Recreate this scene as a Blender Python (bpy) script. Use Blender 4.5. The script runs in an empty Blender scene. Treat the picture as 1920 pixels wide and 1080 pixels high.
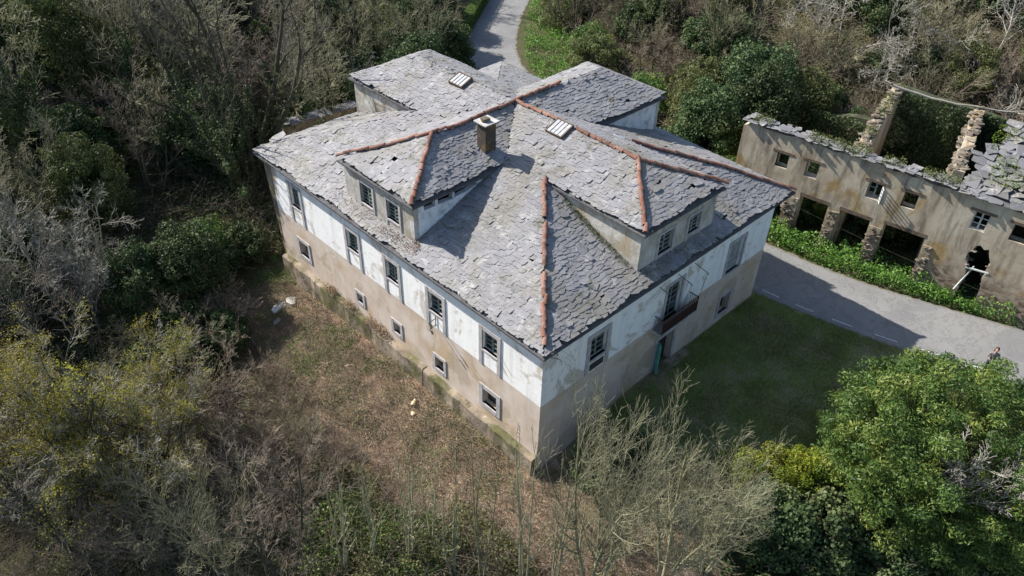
import bpy, bmesh, math, random
import numpy as np
from mathutils import Vector, Matrix
from mathutils.geometry import tessellate_polygon

scene = bpy.context.scene
C = scene.collection
PI = math.pi

# ------------------------------------------------------------------ camera
camd = bpy.data.cameras.new('camera')
cam = bpy.data.objects.new('camera', camd)
C.objects.link(cam)
F_PX, PIT, YAW, ROLL = 1464.35, 0.66692, 0.78239, 0.028685
Fv = Vector((math.cos(PIT) * math.sin(YAW), math.cos(PIT) * math.cos(YAW), -math.sin(PIT)))
Rv = Vector((math.cos(YAW), -math.sin(YAW), 0))
Uv = Rv.cross(Fv)
R2 = Rv * math.cos(ROLL) + Uv * math.sin(ROLL)
U2 = -Rv * math.sin(ROLL) + Uv * math.cos(ROLL)
M = Matrix((R2, U2, -Fv)).transposed().to_4x4()
M.translation = Vector((-15.929, -14.250, 26.719))
cam.matrix_world = M
camd.sensor_width = 36.0
camd.lens = F_PX / 1920 * 36.0
camd.clip_end = 2000
scene.camera = cam
CAM = Vector((-15.929, -14.250, 26.719))

# ------------------------------------------------------------------ light
SUN = Vector((-0.245, 0.745, 0.62)).normalized()
world = bpy.data.worlds.new('World')
scene.world = world
world.use_nodes = True
wn = world.node_tree.nodes
wl = world.node_tree.links
wn.clear()
sky = wn.new('ShaderNodeTexSky')
sky.sky_type = 'NISHITA'
sky.sun_disc = False
sky.sun_elevation = math.asin(SUN.z)
sky.sun_rotation = math.atan2(SUN.x, SUN.y)
sky.altitude = 200
bg = wn.new('ShaderNodeBackground')
bg.inputs[1].default_value = 0.115
wo = wn.new('ShaderNodeOutputWorld')
wl.new(sky.outputs[0], bg.inputs[0])
wl.new(bg.outputs[0], wo.inputs[0])
sd = bpy.data.lights.new('sun', 'SUN')
sd.energy = 5.0
sd.angle = math.radians(0.53)
sd.color = (1.0, 0.95, 0.88)
so = bpy.data.objects.new('sun', sd)
so.rotation_euler = (-SUN).to_track_quat('-Z', 'Y').to_euler()
so.location = (0, 0, 60)
C.objects.link(so)
scene.view_settings.view_transform = 'Standard'
scene.view_settings.look = 'None'
scene.view_settings.exposure = 0.95
scene.view_settings.gamma = 1.0
scene.cycles.max_bounces = 5
scene.cycles.diffuse_bounces = 3
scene.cycles.glossy_bounces = 2
scene.cycles.transmission_bounces = 3

# ------------------------------------------------------------------ helpers
def tag(o, label=None, cat=None, group=None, kind=None):
    if label: o['label'] = label
    if cat: o['category'] = cat
    if group: o['group'] = group
    if kind: o['kind'] = kind
    return o

def empty(name, loc=(0, 0, 0), rz=0.0, parent=None):
    o = bpy.data.objects.new(name, None)
    o.empty_display_size = 0.3
    o.location = loc
    o.rotation_euler = (0, 0, rz)
    C.objects.link(o)
    if parent: o.parent = parent
    return o

def link(name, me, mats=(), parent=None):
    if not isinstance(mats, (list, tuple)): mats = (mats,)
    if len(me.materials) == 0:
        for m in mats: me.materials.append(m)
    o = bpy.data.objects.new(name, me)
    C.objects.link(o)
    if parent: o.parent = parent
    return o

def np_mesh(name, V, F, smooth=False, tint=None):
    """V (n,3), F (m,k) with k constant."""
    V = np.asarray(V, dtype=np.float32); F = np.asarray(F, dtype=np.int32)
    me = bpy.data.meshes.new(name)
    k = F.shape[1]
    me.vertices.add(len(V)); me.vertices.foreach_set('co', V.ravel())
    me.loops.add(F.size); me.loops.foreach_set('vertex_index', F.ravel())
    me.polygons.add(len(F))
    me.polygons.foreach_set('loop_start', np.arange(0, F.size, k, dtype=np.int32))
    me.polygons.foreach_set('loop_total', np.full(len(F), k, dtype=np.int32))
    if smooth: me.polygons.foreach_set('use_smooth', np.ones(len(F), dtype=bool))
    me.update(calc_edges=True)
    if tint is not None:
        a = me.attributes.new('tint', 'FLOAT', 'POINT')
        a.data.foreach_set('value', np.asarray(tint, dtype=np.float32))
    return me

class MB:
    """collects boxes and polygons, builds ONE mesh"""
    def __init__(s): s.v = []; s.f = []; s.t = []; s.cur = 0.5
    def add(s, vs, fs):
        b = len(s.v); s.v += [tuple(v) for v in vs]; s.t += [s.cur] * len(vs)
        s.f += [[b + i for i in f] for f in fs]
    def box(s, o, u, v, n, a0, a1, b0, b1, c0, c1):
        o, u, v, n = Vector(o), Vector(u), Vector(v), Vector(n)
        vs = [o + u * a + v * b + n * c for c in (c0, c1) for b in (b0, b1) for a in (a0, a1)]
        s.add(vs, [(0, 1, 3, 2), (4, 6, 7, 5), (0, 4, 5, 1), (2, 3, 7, 6), (0, 2, 6, 4), (1, 5, 7, 3)])
    def bx(s, x0, x1, y0, y1, z0, z1): s.box((0, 0, 0), (1, 0, 0), (0, 1, 0), (0, 0, 1), x0, x1, y0, y1, z0, z1)
    def bar(s, p0, p1, w, h=None, k=4):
        p0, p1 = Vector(p0), Vector(p1); d = (p1 - p0).normalized()
        a = d.cross(Vector((0, 0, 1)))
        if a.length < 1e-3: a = Vector((1, 0, 0))
        a.normalize(); b = a.cross(d); h = h or w
        vs = []
        for p in (p0, p1):
            for i in range(k):
                t = 2 * PI * (i + .5) / k
                vs.append(p + a * math.cos(t) * w + b * math.sin(t) * h)
        fs = [(i, (i + 1) % k, k + (i + 1) % k, k + i) for i in range(k)] + [tuple(range(k))[::-1], tuple(range(k, 2 * k))]
        s.add(vs, fs)
    def build(s, name, mat, parent=None, smooth=False, tint=False):
        me = bpy.data.meshes.new(name); me.from_pydata(s.v, [], s.f); me.update()
        bm = bmesh.new(); bm.from_mesh(me); bmesh.ops.recalc_face_normals(bm, faces=bm.faces); bm.to_mesh(me); bm.free()
        if tint:
            a = me.attributes.new('tint', 'FLOAT', 'POINT'); a.data.foreach_set('value', s.t)
        if smooth:
            for p in me.polygons: p.use_smooth = True
        return link(name, me, mat, parent)

def wall_mb(mb, o, u, v, n, outer, holes, thick):
    """polygon with holes in plane o+a*u+b*v, extruded by thick against n"""
    o, u, v, n = Vector(o), Vector(u), Vector(v), Vector(n)
    loops = [outer] + list(holes)
    fl = [[Vector((a, b, 0)) for a, b in lp] for lp in loops]
    tris = tessellate_polygon(fl)
    pts = [q for lp in loops for q in lp]
    P = [o + u * a + v * b for a, b in pts]
    N = len(P)
    fs = [tuple(t) for t in tris] + [tuple(i + N for i in reversed(t)) for t in tris]
    b = 0
    for lp in loops:
        m = len(lp)
        for i in range(m):
            j = (i + 1) % m
            fs.append((b + i, b + j, N + b + j, N + b + i))
        b += m
    mb.add(P + [q - n * thick for q in P], fs)

def rect(a0, a1, b0, b1): return [(a0, b0), (a1, b0), (a1, b1), (a0, b1)]

# ------------------------------------------------------------------ terrain function (vectorised)
def sst(a, b, x):
    t = np.clip((x - a) / (b - a), 0, 1); return t * t * (3 - 2 * t)

def gz(x, y):
    x = np.asarray(x, dtype=float); y = np.asarray(y, dtype=float)
    yard = 0.85 * sst(0.5, 7.0, x)
    left = np.where(x < 0, -0.25 * sst(0, -3, x) - 0.13 * np.maximum(0, -x - 1.5), 0.0)
    left = np.maximum(left, -3.6)
    z = yard + left - 0.3 * sst(8, 20, y) * sst(4, -1, x)
    z = z - 2.6 * sst(-6.5, -13, y + 0.15 * (x - 5)) * (1 - sst(12, 19, x))
    w = y - 0.6 * x
    z = z + 0.34 * np.clip(w - 30, 0, 120) * sst(28, 40, w)
    hr = np.clip(np.minimum(x - 32.0, (x - y) / 1.414 - 6), 0, 60)
    return z + 0.72 * hr

def g(x, y): return float(gz(x, y))

ROAD = [(26.5, -30), (24.6, -20), (21.75, -11), (19.75, -4.5), (18.95, 1), (19.1, 8), (20.6, 16), (23.6, 25), (27.9, 33.1), (33, 38.4), (39.4, 43.4), (52, 52), (80, 70)]
def spline(pts, n=10):
    out = []
    P = [Vector(p).to_3d() if len(p) == 2 else Vector(p) for p in pts]
    for i in range(len(P) - 1):
        p0 = P[max(i - 1, 0)]; p1 = P[i]; p2 = P[i + 1]; p3 = P[min(i + 2, len(P) - 1)]
        for k in range(n):
            t = k / n
            out.append(0.5 * ((2 * p1) + (p2 - p0) * t + (2 * p0 - 5 * p1 + 4 * p2 - p3) * t * t + (3 * p1 - p0 - 3 * p2 + p3) * t ** 3))
    out.append(P[-1])
    return out
ROADC = spline(ROAD, 10)
RC = np.array([(p.x, p.y) for p in ROADC])
def road_dist(x, y):
    x = np.asarray(x, dtype=float); y = np.asarray(y, dtype=float)
    d = np.full(x.shape, 1e9)
    for i in range(len(RC) - 1):
        a = RC[i]; b = RC[i + 1] - a; L = b @ b
        t = np.clip(((x - a[0]) * b[0] + (y - a[1]) * b[1]) / L, 0, 1)
        d = np.minimum(d, np.hypot(x - a[0] - t * b[0], y - a[1] - t * b[1]))
    return d

def vnoise(x, y, seed=0):
    """smooth value noise, vectorised, 0..1"""
    x = np.asarray(x, dtype=float); y = np.asarray(y, dtype=float)
    xi = np.floor(x).astype(np.int64); yi = np.floor(y).astype(np.int64)
    xf = x - xi; yf = y - yi
    def h(a, b):
        n = (a * 374761393 + b * 668265263 + seed * 982451653) & 0xffffffff
        n = ((n ^ (n >> 13)) * 1274126177) & 0xffffffff
        return ((n ^ (n >> 16)) & 0xffff) / 65535.0
    u = xf * xf * (3 - 2 * xf); v = yf * yf * (3 - 2 * yf)
    return (h(xi, yi) * (1 - u) + h(xi + 1, yi) * u) * (1 - v) + (h(xi, yi + 1) * (1 - u) + h(xi + 1, yi + 1) * u) * v

def lawn_mask(x, y): return np.clip(sst(1.0, 4.5, x + .4 * y + 2) * sst(-9.6, -8.0, y + .1 * (x - 8)) * (y < 1) * (1 - sst(18, 19, x)), 0, 1)
def gzn(x, y):
    """terrain with its small bumps: what the ground sheet really is"""
    x = np.asarray(x, dtype=float); y = np.asarray(y, dtype=float)
    amp = sst(2.6, 5, road_dist(x, y)) * (1 - .8 * lawn_mask(x, y)) * (1 - .6 * ((x > -1) & (x < 17) & (y > -1) & (y < 21)))
    return gz(x, y) + amp * ((vnoise(x * .35, y * .35, 1) - .5) * .5 + (vnoise(x * 1.1, y * 1.1, 2) - .5) * .22)
def g(x, y): return float(gzn(x, y))

# ------------------------------------------------------------------ materials
class NT:
    def __init__(s, name):
        s.m = bpy.data.materials.new(name); s.m.use_nodes = True
        s.n = s.m.node_tree.nodes; s.l = s.m.node_tree.links
        s.b = s.n['Principled BSDF']; s.out = s.n['Material Output']
        s.co = None
    def node(s, t, **kw):
        n = s.n.new(t)
        for k, v in kw.items(): setattr(n, k, v)
        return n
    def put(s, sock, val):
        if hasattr(val, 'is_output') or isinstance(val, bpy.types.NodeSocket): s.l.new(val, sock)
        else: sock.default_value = val
    def coord(s):
        if s.co is None: s.co = s.node('ShaderNodeTexCoord').outputs['Object']
        return s.co
    def geo(s):
        return s.node('ShaderNodeNewGeometry').outputs['Position']
    def noise(s, scale, detail=4, rough=.55, dist=0.0, vec=None, sc=None):
        n = s.node('ShaderNodeTexNoise'); n.inputs['Scale'].default_value = scale
        n.inputs['Detail'].default_value = detail; n.inputs['Roughness'].default_value = rough
        n.inputs['Distortion'].default_value = dist
        v = vec if vec is not None else s.coord()
        if sc:
            mp = s.node('ShaderNodeMapping'); mp.inputs['Scale'].default_value = sc; s.l.new(v, mp.inputs[0]); v = mp.outputs[0]
        s.l.new(v, n.inputs['Vector'])
        return n.outputs['Fac']
    def ramp(s, fac, stops):
        r = s.node('ShaderNodeValToRGB'); e = r.color_ramp.elements
        while len(e) > 1: e.remove(e[-1])
        for i, (p, c) in enumerate(stops):
            if i == 0: e[0].position = p
            el = e[0] if i == 0 else e.new(p)
            el.color = (c[0], c[1], c[2], 1) if hasattr(c, '__len__') else (c, c, c, 1)
        s.put(r.inputs[0], fac)
        return r.outputs[0]
    def mix(s, fac, a, b, mode='MIX'):
        m = s.node('ShaderNodeMix', data_type='RGBA', blend_type=mode)
        s.put(m.inputs[0], fac)
        for i, c in ((6, a), (7, b)):
            if isinstance(c, (tuple, list)) and len(c) == 3: c = (*c, 1)
            s.put(m.inputs[i], c)
        return m.outputs[2]
    def math(s, op, a, b=0.0, c=None):
        m = s.node('ShaderNodeMath', operation=op); s.put(m.inputs[0], a); s.put(m.inputs[1], b)
        if c is not None: s.put(m.inputs[2], c)
        return m.outputs[0]
    def attr(s, name='tint'):
        a = s.node('ShaderNodeAttribute'); a.attribute_name = name; return a.outputs['Fac']
    def xyz(s, vec=None):
        n = s.node('ShaderNodeSeparateXYZ'); s.l.new(vec if vec is not None else s.coord(), n.inputs[0]); return n.outputs
    def color(s, c):
        if isinstance(c, (tuple, list)): s.b.inputs['Base Color'].default_value = (*c, 1)
        else: s.l.new(c, s.b.inputs['Base Color'])
    def rough(s, r, spec=None):
        s.put(s.b.inputs['Roughness'], r)
        if spec is not None: s.b.inputs['Specular IOR Level'].default_value = spec
    def bump(s, h, strength=.3, dist=.02):
        b = s.node('ShaderNodeBump'); b.inputs['Strength'].default_value = strength; b.inputs['Distance'].default_value = dist
        s.put(b.inputs['Height'], h); s.l.new(b.outputs[0], s.b.inputs['Normal'])

def simple(name, col, rough=.8, var=.25, scale=6, bump=.2, spec=.3):
    t = NT(name); n = t.noise(scale, 5)
    d = tuple(c * (1 - var) for c in col); l = tuple(min(1, c * (1 + var)) for c in col)
    t.color(t.ramp(n, [(.3, d), (.7, l)])); t.rough(rough, spec); t.bump(t.noise(scale * 8, 4), bump, .01)
    return t.m

MAT = {}
# rendered wall: white upper storey, tan lower storey, stains
t = NT('wall_render')
x, y, z = t.xyz()
edge = t.math('ADD', z, t.math('MULTIPLY', t.math('SUBTRACT', t.noise(2.2, 6, .7), .5), .12))
band = t.math('GREATER_THAN', edge, 3.96)
n1 = t.noise(.9, 6, .6); n2 = t.noise(3.0, 5, .6); n3 = t.noise(14, 4)
white = t.ramp(n2, [(.2, (.62, .60, .56)), (.42, (.80, .79, .765)), (.8, (.86, .855, .835))])
tan = t.ramp(n1, [(.25, (.42, .335, .265)), (.45, (.53, .44, .36)), (.6, (.58, .50, .425)), (.8, (.60, .54, .475))])
tan = t.mix(t.ramp(t.noise(.55, 5, .6, .4), [(.52, 0), (.66, .8)]), tan, (.46, .34, .21))
col = t.mix(band, tan, white)
# ochre and grey weather stains with shapes of their own
st = t.ramp(t.noise(.62, 7, .66, .8), [(.54, 0), (.60, 1)])
col = t.mix(t.math('MULTIPLY', st, .6), col, (.36, .29, .20))
streak = t.ramp(t.noise(1.0, 6, .65, .3, sc=(2.2, 2.2, .22)), [(.50, 0), (.68, 1)])
col = t.mix(t.math('MULTIPLY', streak, .26), col, (.30, .275, .25))
far = t.node('ShaderNodeMapRange'); t.put(far.inputs[0], t.math('ADD', t.math('ADD', y, t.math('MULTIPLY', z, .35)), t.math('MULTIPLY', t.noise(1.1, 7, .68, .5), 3.0)))
far.inputs[1].default_value = 22.6; far.inputs[2].default_value = 23.2
col = t.mix(t.math('MULTIPLY', far.outputs[0], .8), col, (.30, .235, .14))
spk = t.ramp(t.noise(7, 6, .72), [(.28, 1), (.37, 0)])
col = t.mix(t.math('MULTIPLY', spk, .3), col, (.25, .22, .19))
t.color(col); t.rough(.92, .15); t.bump(t.math('ADD', t.noise(3, 5), t.math('MULTIPLY', n3, .25)), .22, .02)
MAT['wall'] = t.m
# dormer plaster, greyer
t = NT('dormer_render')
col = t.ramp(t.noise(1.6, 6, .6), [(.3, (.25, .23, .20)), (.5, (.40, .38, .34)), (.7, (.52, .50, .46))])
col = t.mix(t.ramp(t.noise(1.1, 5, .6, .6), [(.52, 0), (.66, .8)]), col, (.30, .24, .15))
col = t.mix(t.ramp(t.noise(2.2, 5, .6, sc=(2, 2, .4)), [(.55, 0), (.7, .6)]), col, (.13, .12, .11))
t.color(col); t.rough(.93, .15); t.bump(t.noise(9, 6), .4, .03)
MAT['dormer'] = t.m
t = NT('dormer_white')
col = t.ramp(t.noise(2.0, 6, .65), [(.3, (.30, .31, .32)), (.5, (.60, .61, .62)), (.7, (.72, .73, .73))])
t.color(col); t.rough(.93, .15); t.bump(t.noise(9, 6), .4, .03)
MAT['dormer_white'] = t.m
# ruin plaster: ochre-grey, fallen render
t = NT('ruin_render')
col = t.ramp(t.noise(.7, 7, .62, .3), [(.25, (.25, .195, .125)), (.42, (.37, .31, .225)), (.58, (.44, .385, .295)), (.75, (.49, .45, .37))])
col = t.mix(t.ramp(t.noise(.42, 6, .6, 1.0), [(.53, 0), (.64, .85)]), col, (.30, .20, .075))
streak = t.ramp(t.noise(.9, 7, .72, .4, sc=(2.0, 2.0, .35)), [(.47, 0), (.66, .8)])
col = t.mix(streak, col, (.11, .09, .07))
x, y, z = t.xyz()
low = t.ramp(t.math('ADD', z, t.math('MULTIPLY', t.noise(1.3, 5), 1.6)), [(0, 1), (1, 1)])
lowm = t.node('ShaderNodeMapRange'); t.put(lowm.inputs[0], t.math('ADD', z, t.math('MULTIPLY', t.noise(1.1, 5, .65), 2.4)))
lowm.inputs[1].default_value = 2.7; lowm.inputs[2].default_value = 3.5; lowm.inputs[3].default_value = 1; lowm.inputs[4].default_value = 0
rub = t.node('ShaderNodeTexVoronoi'); rub.inputs['Scale'].default_value = 3.0
mp = t.node('ShaderNodeMapping'); mp.inputs['Scale'].default_value = (1, 1, 2.2); t.l.new(t.coord(), mp.inputs[0]); t.l.new(mp.outputs[0], rub.inputs['Vector'])
stone = t.ramp(rub.outputs['Color'], [(.1, (.10, .075, .055)), (.5, (.21, .16, .12)), (.9, (.30, .25, .20))])
col = t.mix(lowm.outputs[0], col, stone)
t.color(col); t.rough(.95, .12); t.bump(t.math('ADD', t.noise(6, 7, .65), t.math('MULTIPLY', t.noise(1.5, 5), 1.0)), .25, .03)
MAT['ruin'] = t.m
# slate
def slate_mat(name, gain=1.0, lich=.42):
    t = NT(name)
    tv = t.attr('tint')
    n = t.noise(2.6, 6, .62, vec=t.geo())
    base = t.ramp(tv, [(0, tuple(c * gain for c in (.13, .128, .128))), (.35, tuple(c * gain for c in (.176, .172, .180))), (.7, tuple(c * gain for c in (.205, .200, .208))), (1, tuple(c * gain for c in (.255, .25, .256)))])
    col = t.mix(t.ramp(n, [(.35, 0), (.7, .55)]), base, (.24 * gain, .235 * gain, .24 * gain))
    col = t.mix(t.ramp(t.noise(.8, 6, .6, .3, vec=t.geo()), [(.52, 0), (.72, lich)]), col, (.31, .305, .295))
    col = t.mix(t.ramp(t.noise(.55, 7, .68, .5, vec=t.geo()), [(.60, 0), (.68, .55)]), col, (.09, .086, .075))
    col = t.mix(t.ramp(t.noise(9, 5, .7, vec=t.geo()), [(.62, 0), (.70, .45)]), col, (.10, .095, .08))
    col = t.mix(t.ramp(t.noise(.38, 8, .7, .6, vec=t.geo()), [(.47, 0), (.62, .62)]), col, (.165, .152, .115))
    col = t.mix(t.ramp(t.noise(1.3, 8, .72, .4, vec=t.geo()), [(.57, 0), (.65, .8)]), col, (.085, .082, .05))
    col = t.mix(t.ramp(t.noise(2.1, 7, .7, .5, vec=t.geo()), [(.56, 0), (.64, .6)]), col, (.37, .365, .345))
    t.color(col); t.rough(t.ramp(n, [(.3, .55), (.7, .78)]), .3)
    t.bump(t.noise(10, 6, .65, vec=t.geo()), .35, .02)
    return t.m
MAT['slate'] = slate_mat('slate', 1.0)
MAT['slate_ruin'] = slate_mat('slate_ruin', .85, .3)
MAT['underlay'] = simple('slate_underlay', (.085, .083, .085), .9, .3, 5)
# terracotta ridge
t = NT('terracotta')
oi = t.node('ShaderNodeObjectInfo').outputs['Random']
col = t.ramp(oi, [(0, (.12, .055, .040)), (.5, (.20, .09, .060)), (1, (.28, .14, .10))])
col = t.mix(t.ramp(t.noise(5, 5, .65, vec=t.geo()), [(.48, 0), (.66, .75)]), col, (.24, .205, .18))
col = t.mix(t.ramp(t.noise(2.5, 5, .65, vec=t.geo()), [(.52, 0), (.68, .65)]), col, (.10, .07, .055))
t.color(col); t.rough(.88, .2); t.bump(t.noise(20, 4), .3, .01); MAT['terracotta'] = t.m
MAT['surround'] = simple('stone_surround', (.38, .36, .355), .9, .22, 3, .35)
MAT['frame'] = simple('window_paint', (.15, .185, .17), .6, .35, 8)
MAT['frame_pale'] = simple('window_paint_pale', (.42, .44, .42), .7, .3, 8)
MAT['frame_grey'] = simple('window_paint_weathered', (.20, .22, .21), .8, .35, 8)
MAT['wood'] = simple('old_timber', (.12, .09, .065), .9, .4, 5)
MAT['wood_dark'] = simple('dark_timber', (.045, .04, .035), .9, .4, 5)
MAT['rust'] = simple('rusty_iron', (.06, .03, .022), .9, .45, 8)
MAT['iron'] = simple('dark_iron', (.05, .048, .045), .7, .3, 8)
MAT['teal'] = simple('teal_door_paint', (.12, .36, .30), .75, .3, 4)
MAT['shutter'] = simple('grey_shutter_paint', (.25, .27, .27), .8, .35, 5)
MAT['white_metal'] = simple('white_sheet', (.50, .50, .49), .6, .15, 5)
MAT['skylight'] = simple('skylight_sheet', (.36, .365, .37), .4, .2, 5)
MAT['concrete'] = simple('old_concrete', (.38, .365, .335), .95, .3, 3, .4)
t = NT('glass'); t.color((.012, .014, .016)); t.rough(.12, .5); t.bump(t.noise(1.5, 3), .1, .02); MAT['glass'] = t.m
t = NT('brick_chimney')
b = t.node('ShaderNodeTexBrick'); b.inputs['Scale'].default_value = 6.0
x, y, z = t.xyz(); cmb = t.node('ShaderNodeCombineXYZ'); t.l.new(t.math('ADD', x, y), cmb.inputs[0]); t.l.new(z, cmb.inputs[1]); t.l.new(cmb.outputs[0], b.inputs['Vector'])
b.inputs['Color1'].default_value = (.06, .045, .038, 1); b.inputs['Color2'].default_value = (.045, .038, .035, 1); b.inputs['Mortar'].default_value = (.13, .12, .105, 1)
col = t.mix(t.ramp(t.noise(2.2, 5), [(.5, 0), (.65, .7)]), b.outputs[0], (.17, .11, .04))
t.color(col); t.rough(.95, .1); t.bump(t.noise(15, 5), .4, .02); MAT['chimney'] = t.m
# mossy plinth: moss over a brown darkened to carry its shadow
t = NT('mossy_shaded_plinth')
col = t.ramp(t.noise(1.2, 6, .62), [(.3, (.12, .10, .072)), (.5, (.24, .195, .145)), (.7, (.36, .30, .235))])
col = t.mix(t.ramp(t.noise(.8, 7, .66, .4), [(.46, 0), (.58, .8)]), col, (.085, .09, .032))
col = t.mix(t.ramp(t.noise(1.7, 6, .66), [(.56, 0), (.66, .8)]), col, (.06, .05, .035))
t.color(col); t.rough(.96, .1); t.bump(t.noise(7, 7, .65), .6, .05); MAT['plinth'] = t.m
# rubble stone
t = NT('rubble_stone')
oi = t.node('ShaderNodeObjectInfo').outputs['Random']
col = t.ramp(oi, [(0, (.085, .07, .055)), (.4, (.16, .135, .105)), (.75, (.22, .19, .15)), (1, (.29, .26, .215))])
col = t.mix(t.ramp(t.noise(4, 6, .65, vec=t.geo()), [(.4, .55), (.65, 0)]), col, (.10, .08, .055))
t.color(col); t.rough(.95, .1); t.bump(t.noise(9, 6, .65), .6, .03); MAT['stone'] = t.m
# road
t = NT('asphalt')
v = t.geo()
col = t.ramp(t.noise(.35, 6, .6, vec=v), [(.3, (.18, .178, .175)), (.5, (.215, .212, .205)), (.7, (.24, .237, .228))])
col = t.mix(t.ramp(t.noise(18, 5, .7, vec=v), [(.35, .35), (.6, 0)]), col, (.10, .10, .10))
ed = t.attr('tint')
col = t.mix(t.ramp(t.math('ADD', ed, t.math('MULTIPLY', t.noise(1.2, 6, .65, vec=v), .35)), [(.80, 0), (1.1, .85)]), col, (.15, .13, .10))
col = t.mix(t.ramp(t.noise(.9, 8, .72, 1.2, vec=v), [(.48, 0), (.5, .8), (.52, 0)]), col, (.10, .098, .095))
col = t.mix(t.ramp(t.noise(.22, 4, .5, .3, vec=v), [(.54, 0), (.57, .55)]), col, (.145, .145, .147))
t.color(col); t.rough(.9, .25); t.bump(t.noise(60, 3, vec=v), .25, .01); MAT['road'] = t.m
MAT['paint'] = simple('road_paint', (.50, .50, .48), .9, .3, 9)
# ground (attributes: lawn, litter)
t = NT('ground')
v = t.geo()
wood = t.ramp(t.noise(.9, 7, .65, vec=v), [(.28, (.04, .04, .02)), (.45, (.06, .068, .026)), (.6, (.085, .072, .042)), (.8, (.075, .092, .034))])
lawn = t.ramp(t.noise(1.1, 7, .65, vec=v), [(.3, (.15, .12, .07)), (.5, (.15, .165, .055)), (.7, (.20, .185, .085))])
lawn = t.mix(t.ramp(t.noise(.45, 6, .6, vec=v), [(.50, 0), (.64, .85)]), lawn, (.23, .185, .13))
lit = t.ramp(t.noise(1.6, 8, .7, vec=v), [(.25, (.085, .052, .033)), (.42, (.20, .13, .085)), (.6, (.30, .215, .15)), (.75, (.44, .365, .275))])
lit = t.mix(t.ramp(t.noise(.7, 7, .66, .4, vec=v), [(.47, 0), (.60, .8)]), lit, (.11, .12, .045))
col = t.mix(t.attr('lawn'), wood, lawn)
col = t.mix(t.attr('litter'), col, lit)
t.color(col); t.rough(.97, .1); t.bump(t.noise(5, 8, .7, vec=v), .7, .08); MAT['ground'] = t.m

def leaf_mat(name, stops, trans=.3, rough=.5, spec=.35):
    t = NT(name)
    col = t.ramp(t.attr('tint'), stops)
    oi = t.node('ShaderNodeObjectInfo').outputs['Random']
    hsv = t.node('ShaderNodeHueSaturation'); t.l.new(col, hsv.inputs['Color'])
    t.l.new(t.math('ADD', t.math('MULTIPLY', oi, .03), .485), hsv.inputs['Hue'])
    t.l.new(t.math('ADD', t.math('MULTIPLY', oi, .4), .8), hsv.inputs['Value'])
    col = hsv.outputs[0]
    t.color(col); t.rough(rough, spec)
    tr = t.node('ShaderNodeBsdfTranslucent'); t.l.new(col, tr.inputs[0])
    mx = t.node('ShaderNodeMixShader'); mx.inputs[0].default_value = trans
    t.l.new(t.b.outputs[0], mx.inputs[1]); t.l.new(tr.outputs[0], mx.inputs[2]); t.l.new(mx.outputs[0], t.out.inputs[0])
    return t.m
MAT['leaf_ivy'] = leaf_mat('leaf_ivy', [(0, (.026, .045, .017)), (.5, (.050, .082, .029)), (.85, (.09, .125, .045)), (1, (.13, .155, .065))], .25, .62, .22)
MAT['leaf_laurel'] = leaf_mat('leaf_laurel', [(0, (.042, .085, .02)), (.45, (.072, .14, .032)), (.8, (.125, .20, .042)), (1, (.23, .265, .055))], .32, .5, .3)
MAT['leaf_bright'] = leaf_mat('leaf_bright', [(0, (.065, .135, .022)), (.5, (.12, .225, .038)), (1, (.20, .31, .07))], .38, .55, .3)
MAT['leaf_yellow'] = leaf_mat('leaf_yellow', [(0, (.11, .17, .02)), (.5, (.20, .27, .03)), (1, (.34, .36, .05))], .4, .6, .2)
MAT['leaf_olive'] = leaf_mat('leaf_olive', [(0, (.062, .078, .024)), (.5, (.11, .128, .04)), (1, (.185, .19, .072))], .3, .55, .3)
MAT['catkin'] = leaf_mat('catkin_yellow', [(0, (.15, .138, .02)), (.5, (.25, .228, .028)), (1, (.36, .315, .045))], .4, .6, .2)
MAT['leaf_dead'] = leaf_mat('leaf_dead', [(0, (.13, .082, .05)), (.4, (.28, .195, .125)), (.75, (.41, .31, .21)), (1, (.56, .48, .36))], .15, .8, .15)
MAT['grass'] = leaf_mat('grass_blades', [(0, (.21, .17, .09)), (.15, (.17, .19, .06)), (.5, (.16, .25, .05)), (1, (.28, .34, .10))], .3, .6, .2)

def bark_mat(name, a, b, c):
    t = NT(name)
    oi = t.node('ShaderNodeObjectInfo').outputs['Random']
    n = t.noise(3, 6, .65, vec=t.geo())
    col = t.ramp(n, [(.3, a), (.5, b), (.72, c)])
    hsv = t.node('ShaderNodeHueSaturation'); t.l.new(col, hsv.inputs['Color'])
    t.l.new(t.math('ADD', t.math('MULTIPLY', oi, .5), .75), hsv.inputs['Value'])
    t.color(hsv.outputs[0]); t.rough(.9, .2); t.bump(t.noise(14, 5), .4, .02)
    return t.m
MAT['bark_dark'] = bark_mat('bark_dark', (.035, .032, .022), (.065, .06, .04), (.11, .105, .075))
MAT['bark_grey'] = bark_mat('bark_grey', (.14, .13, .105), (.25, .235, .19), (.35, .335, .28))
MAT['bark_lichen'] = bark_mat('bark_lichen', (.14, .135, .075), (.245, .235, .145), (.34, .325, .22))
MAT['bark_pale'] = bark_mat('bark_pale', (.19, .175, .14), (.31, .29, .24), (.42, .40, .345))
MAT['twig_olive'] = bark_mat('twig_olive', (.14, .135, .072), (.24, .225, .135), (.33, .31, .21))
MAT['twig_brown'] = bark_mat('twig_brown', (.12, .092, .065), (.20, .16, .12), (.29, .245, .19))

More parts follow.
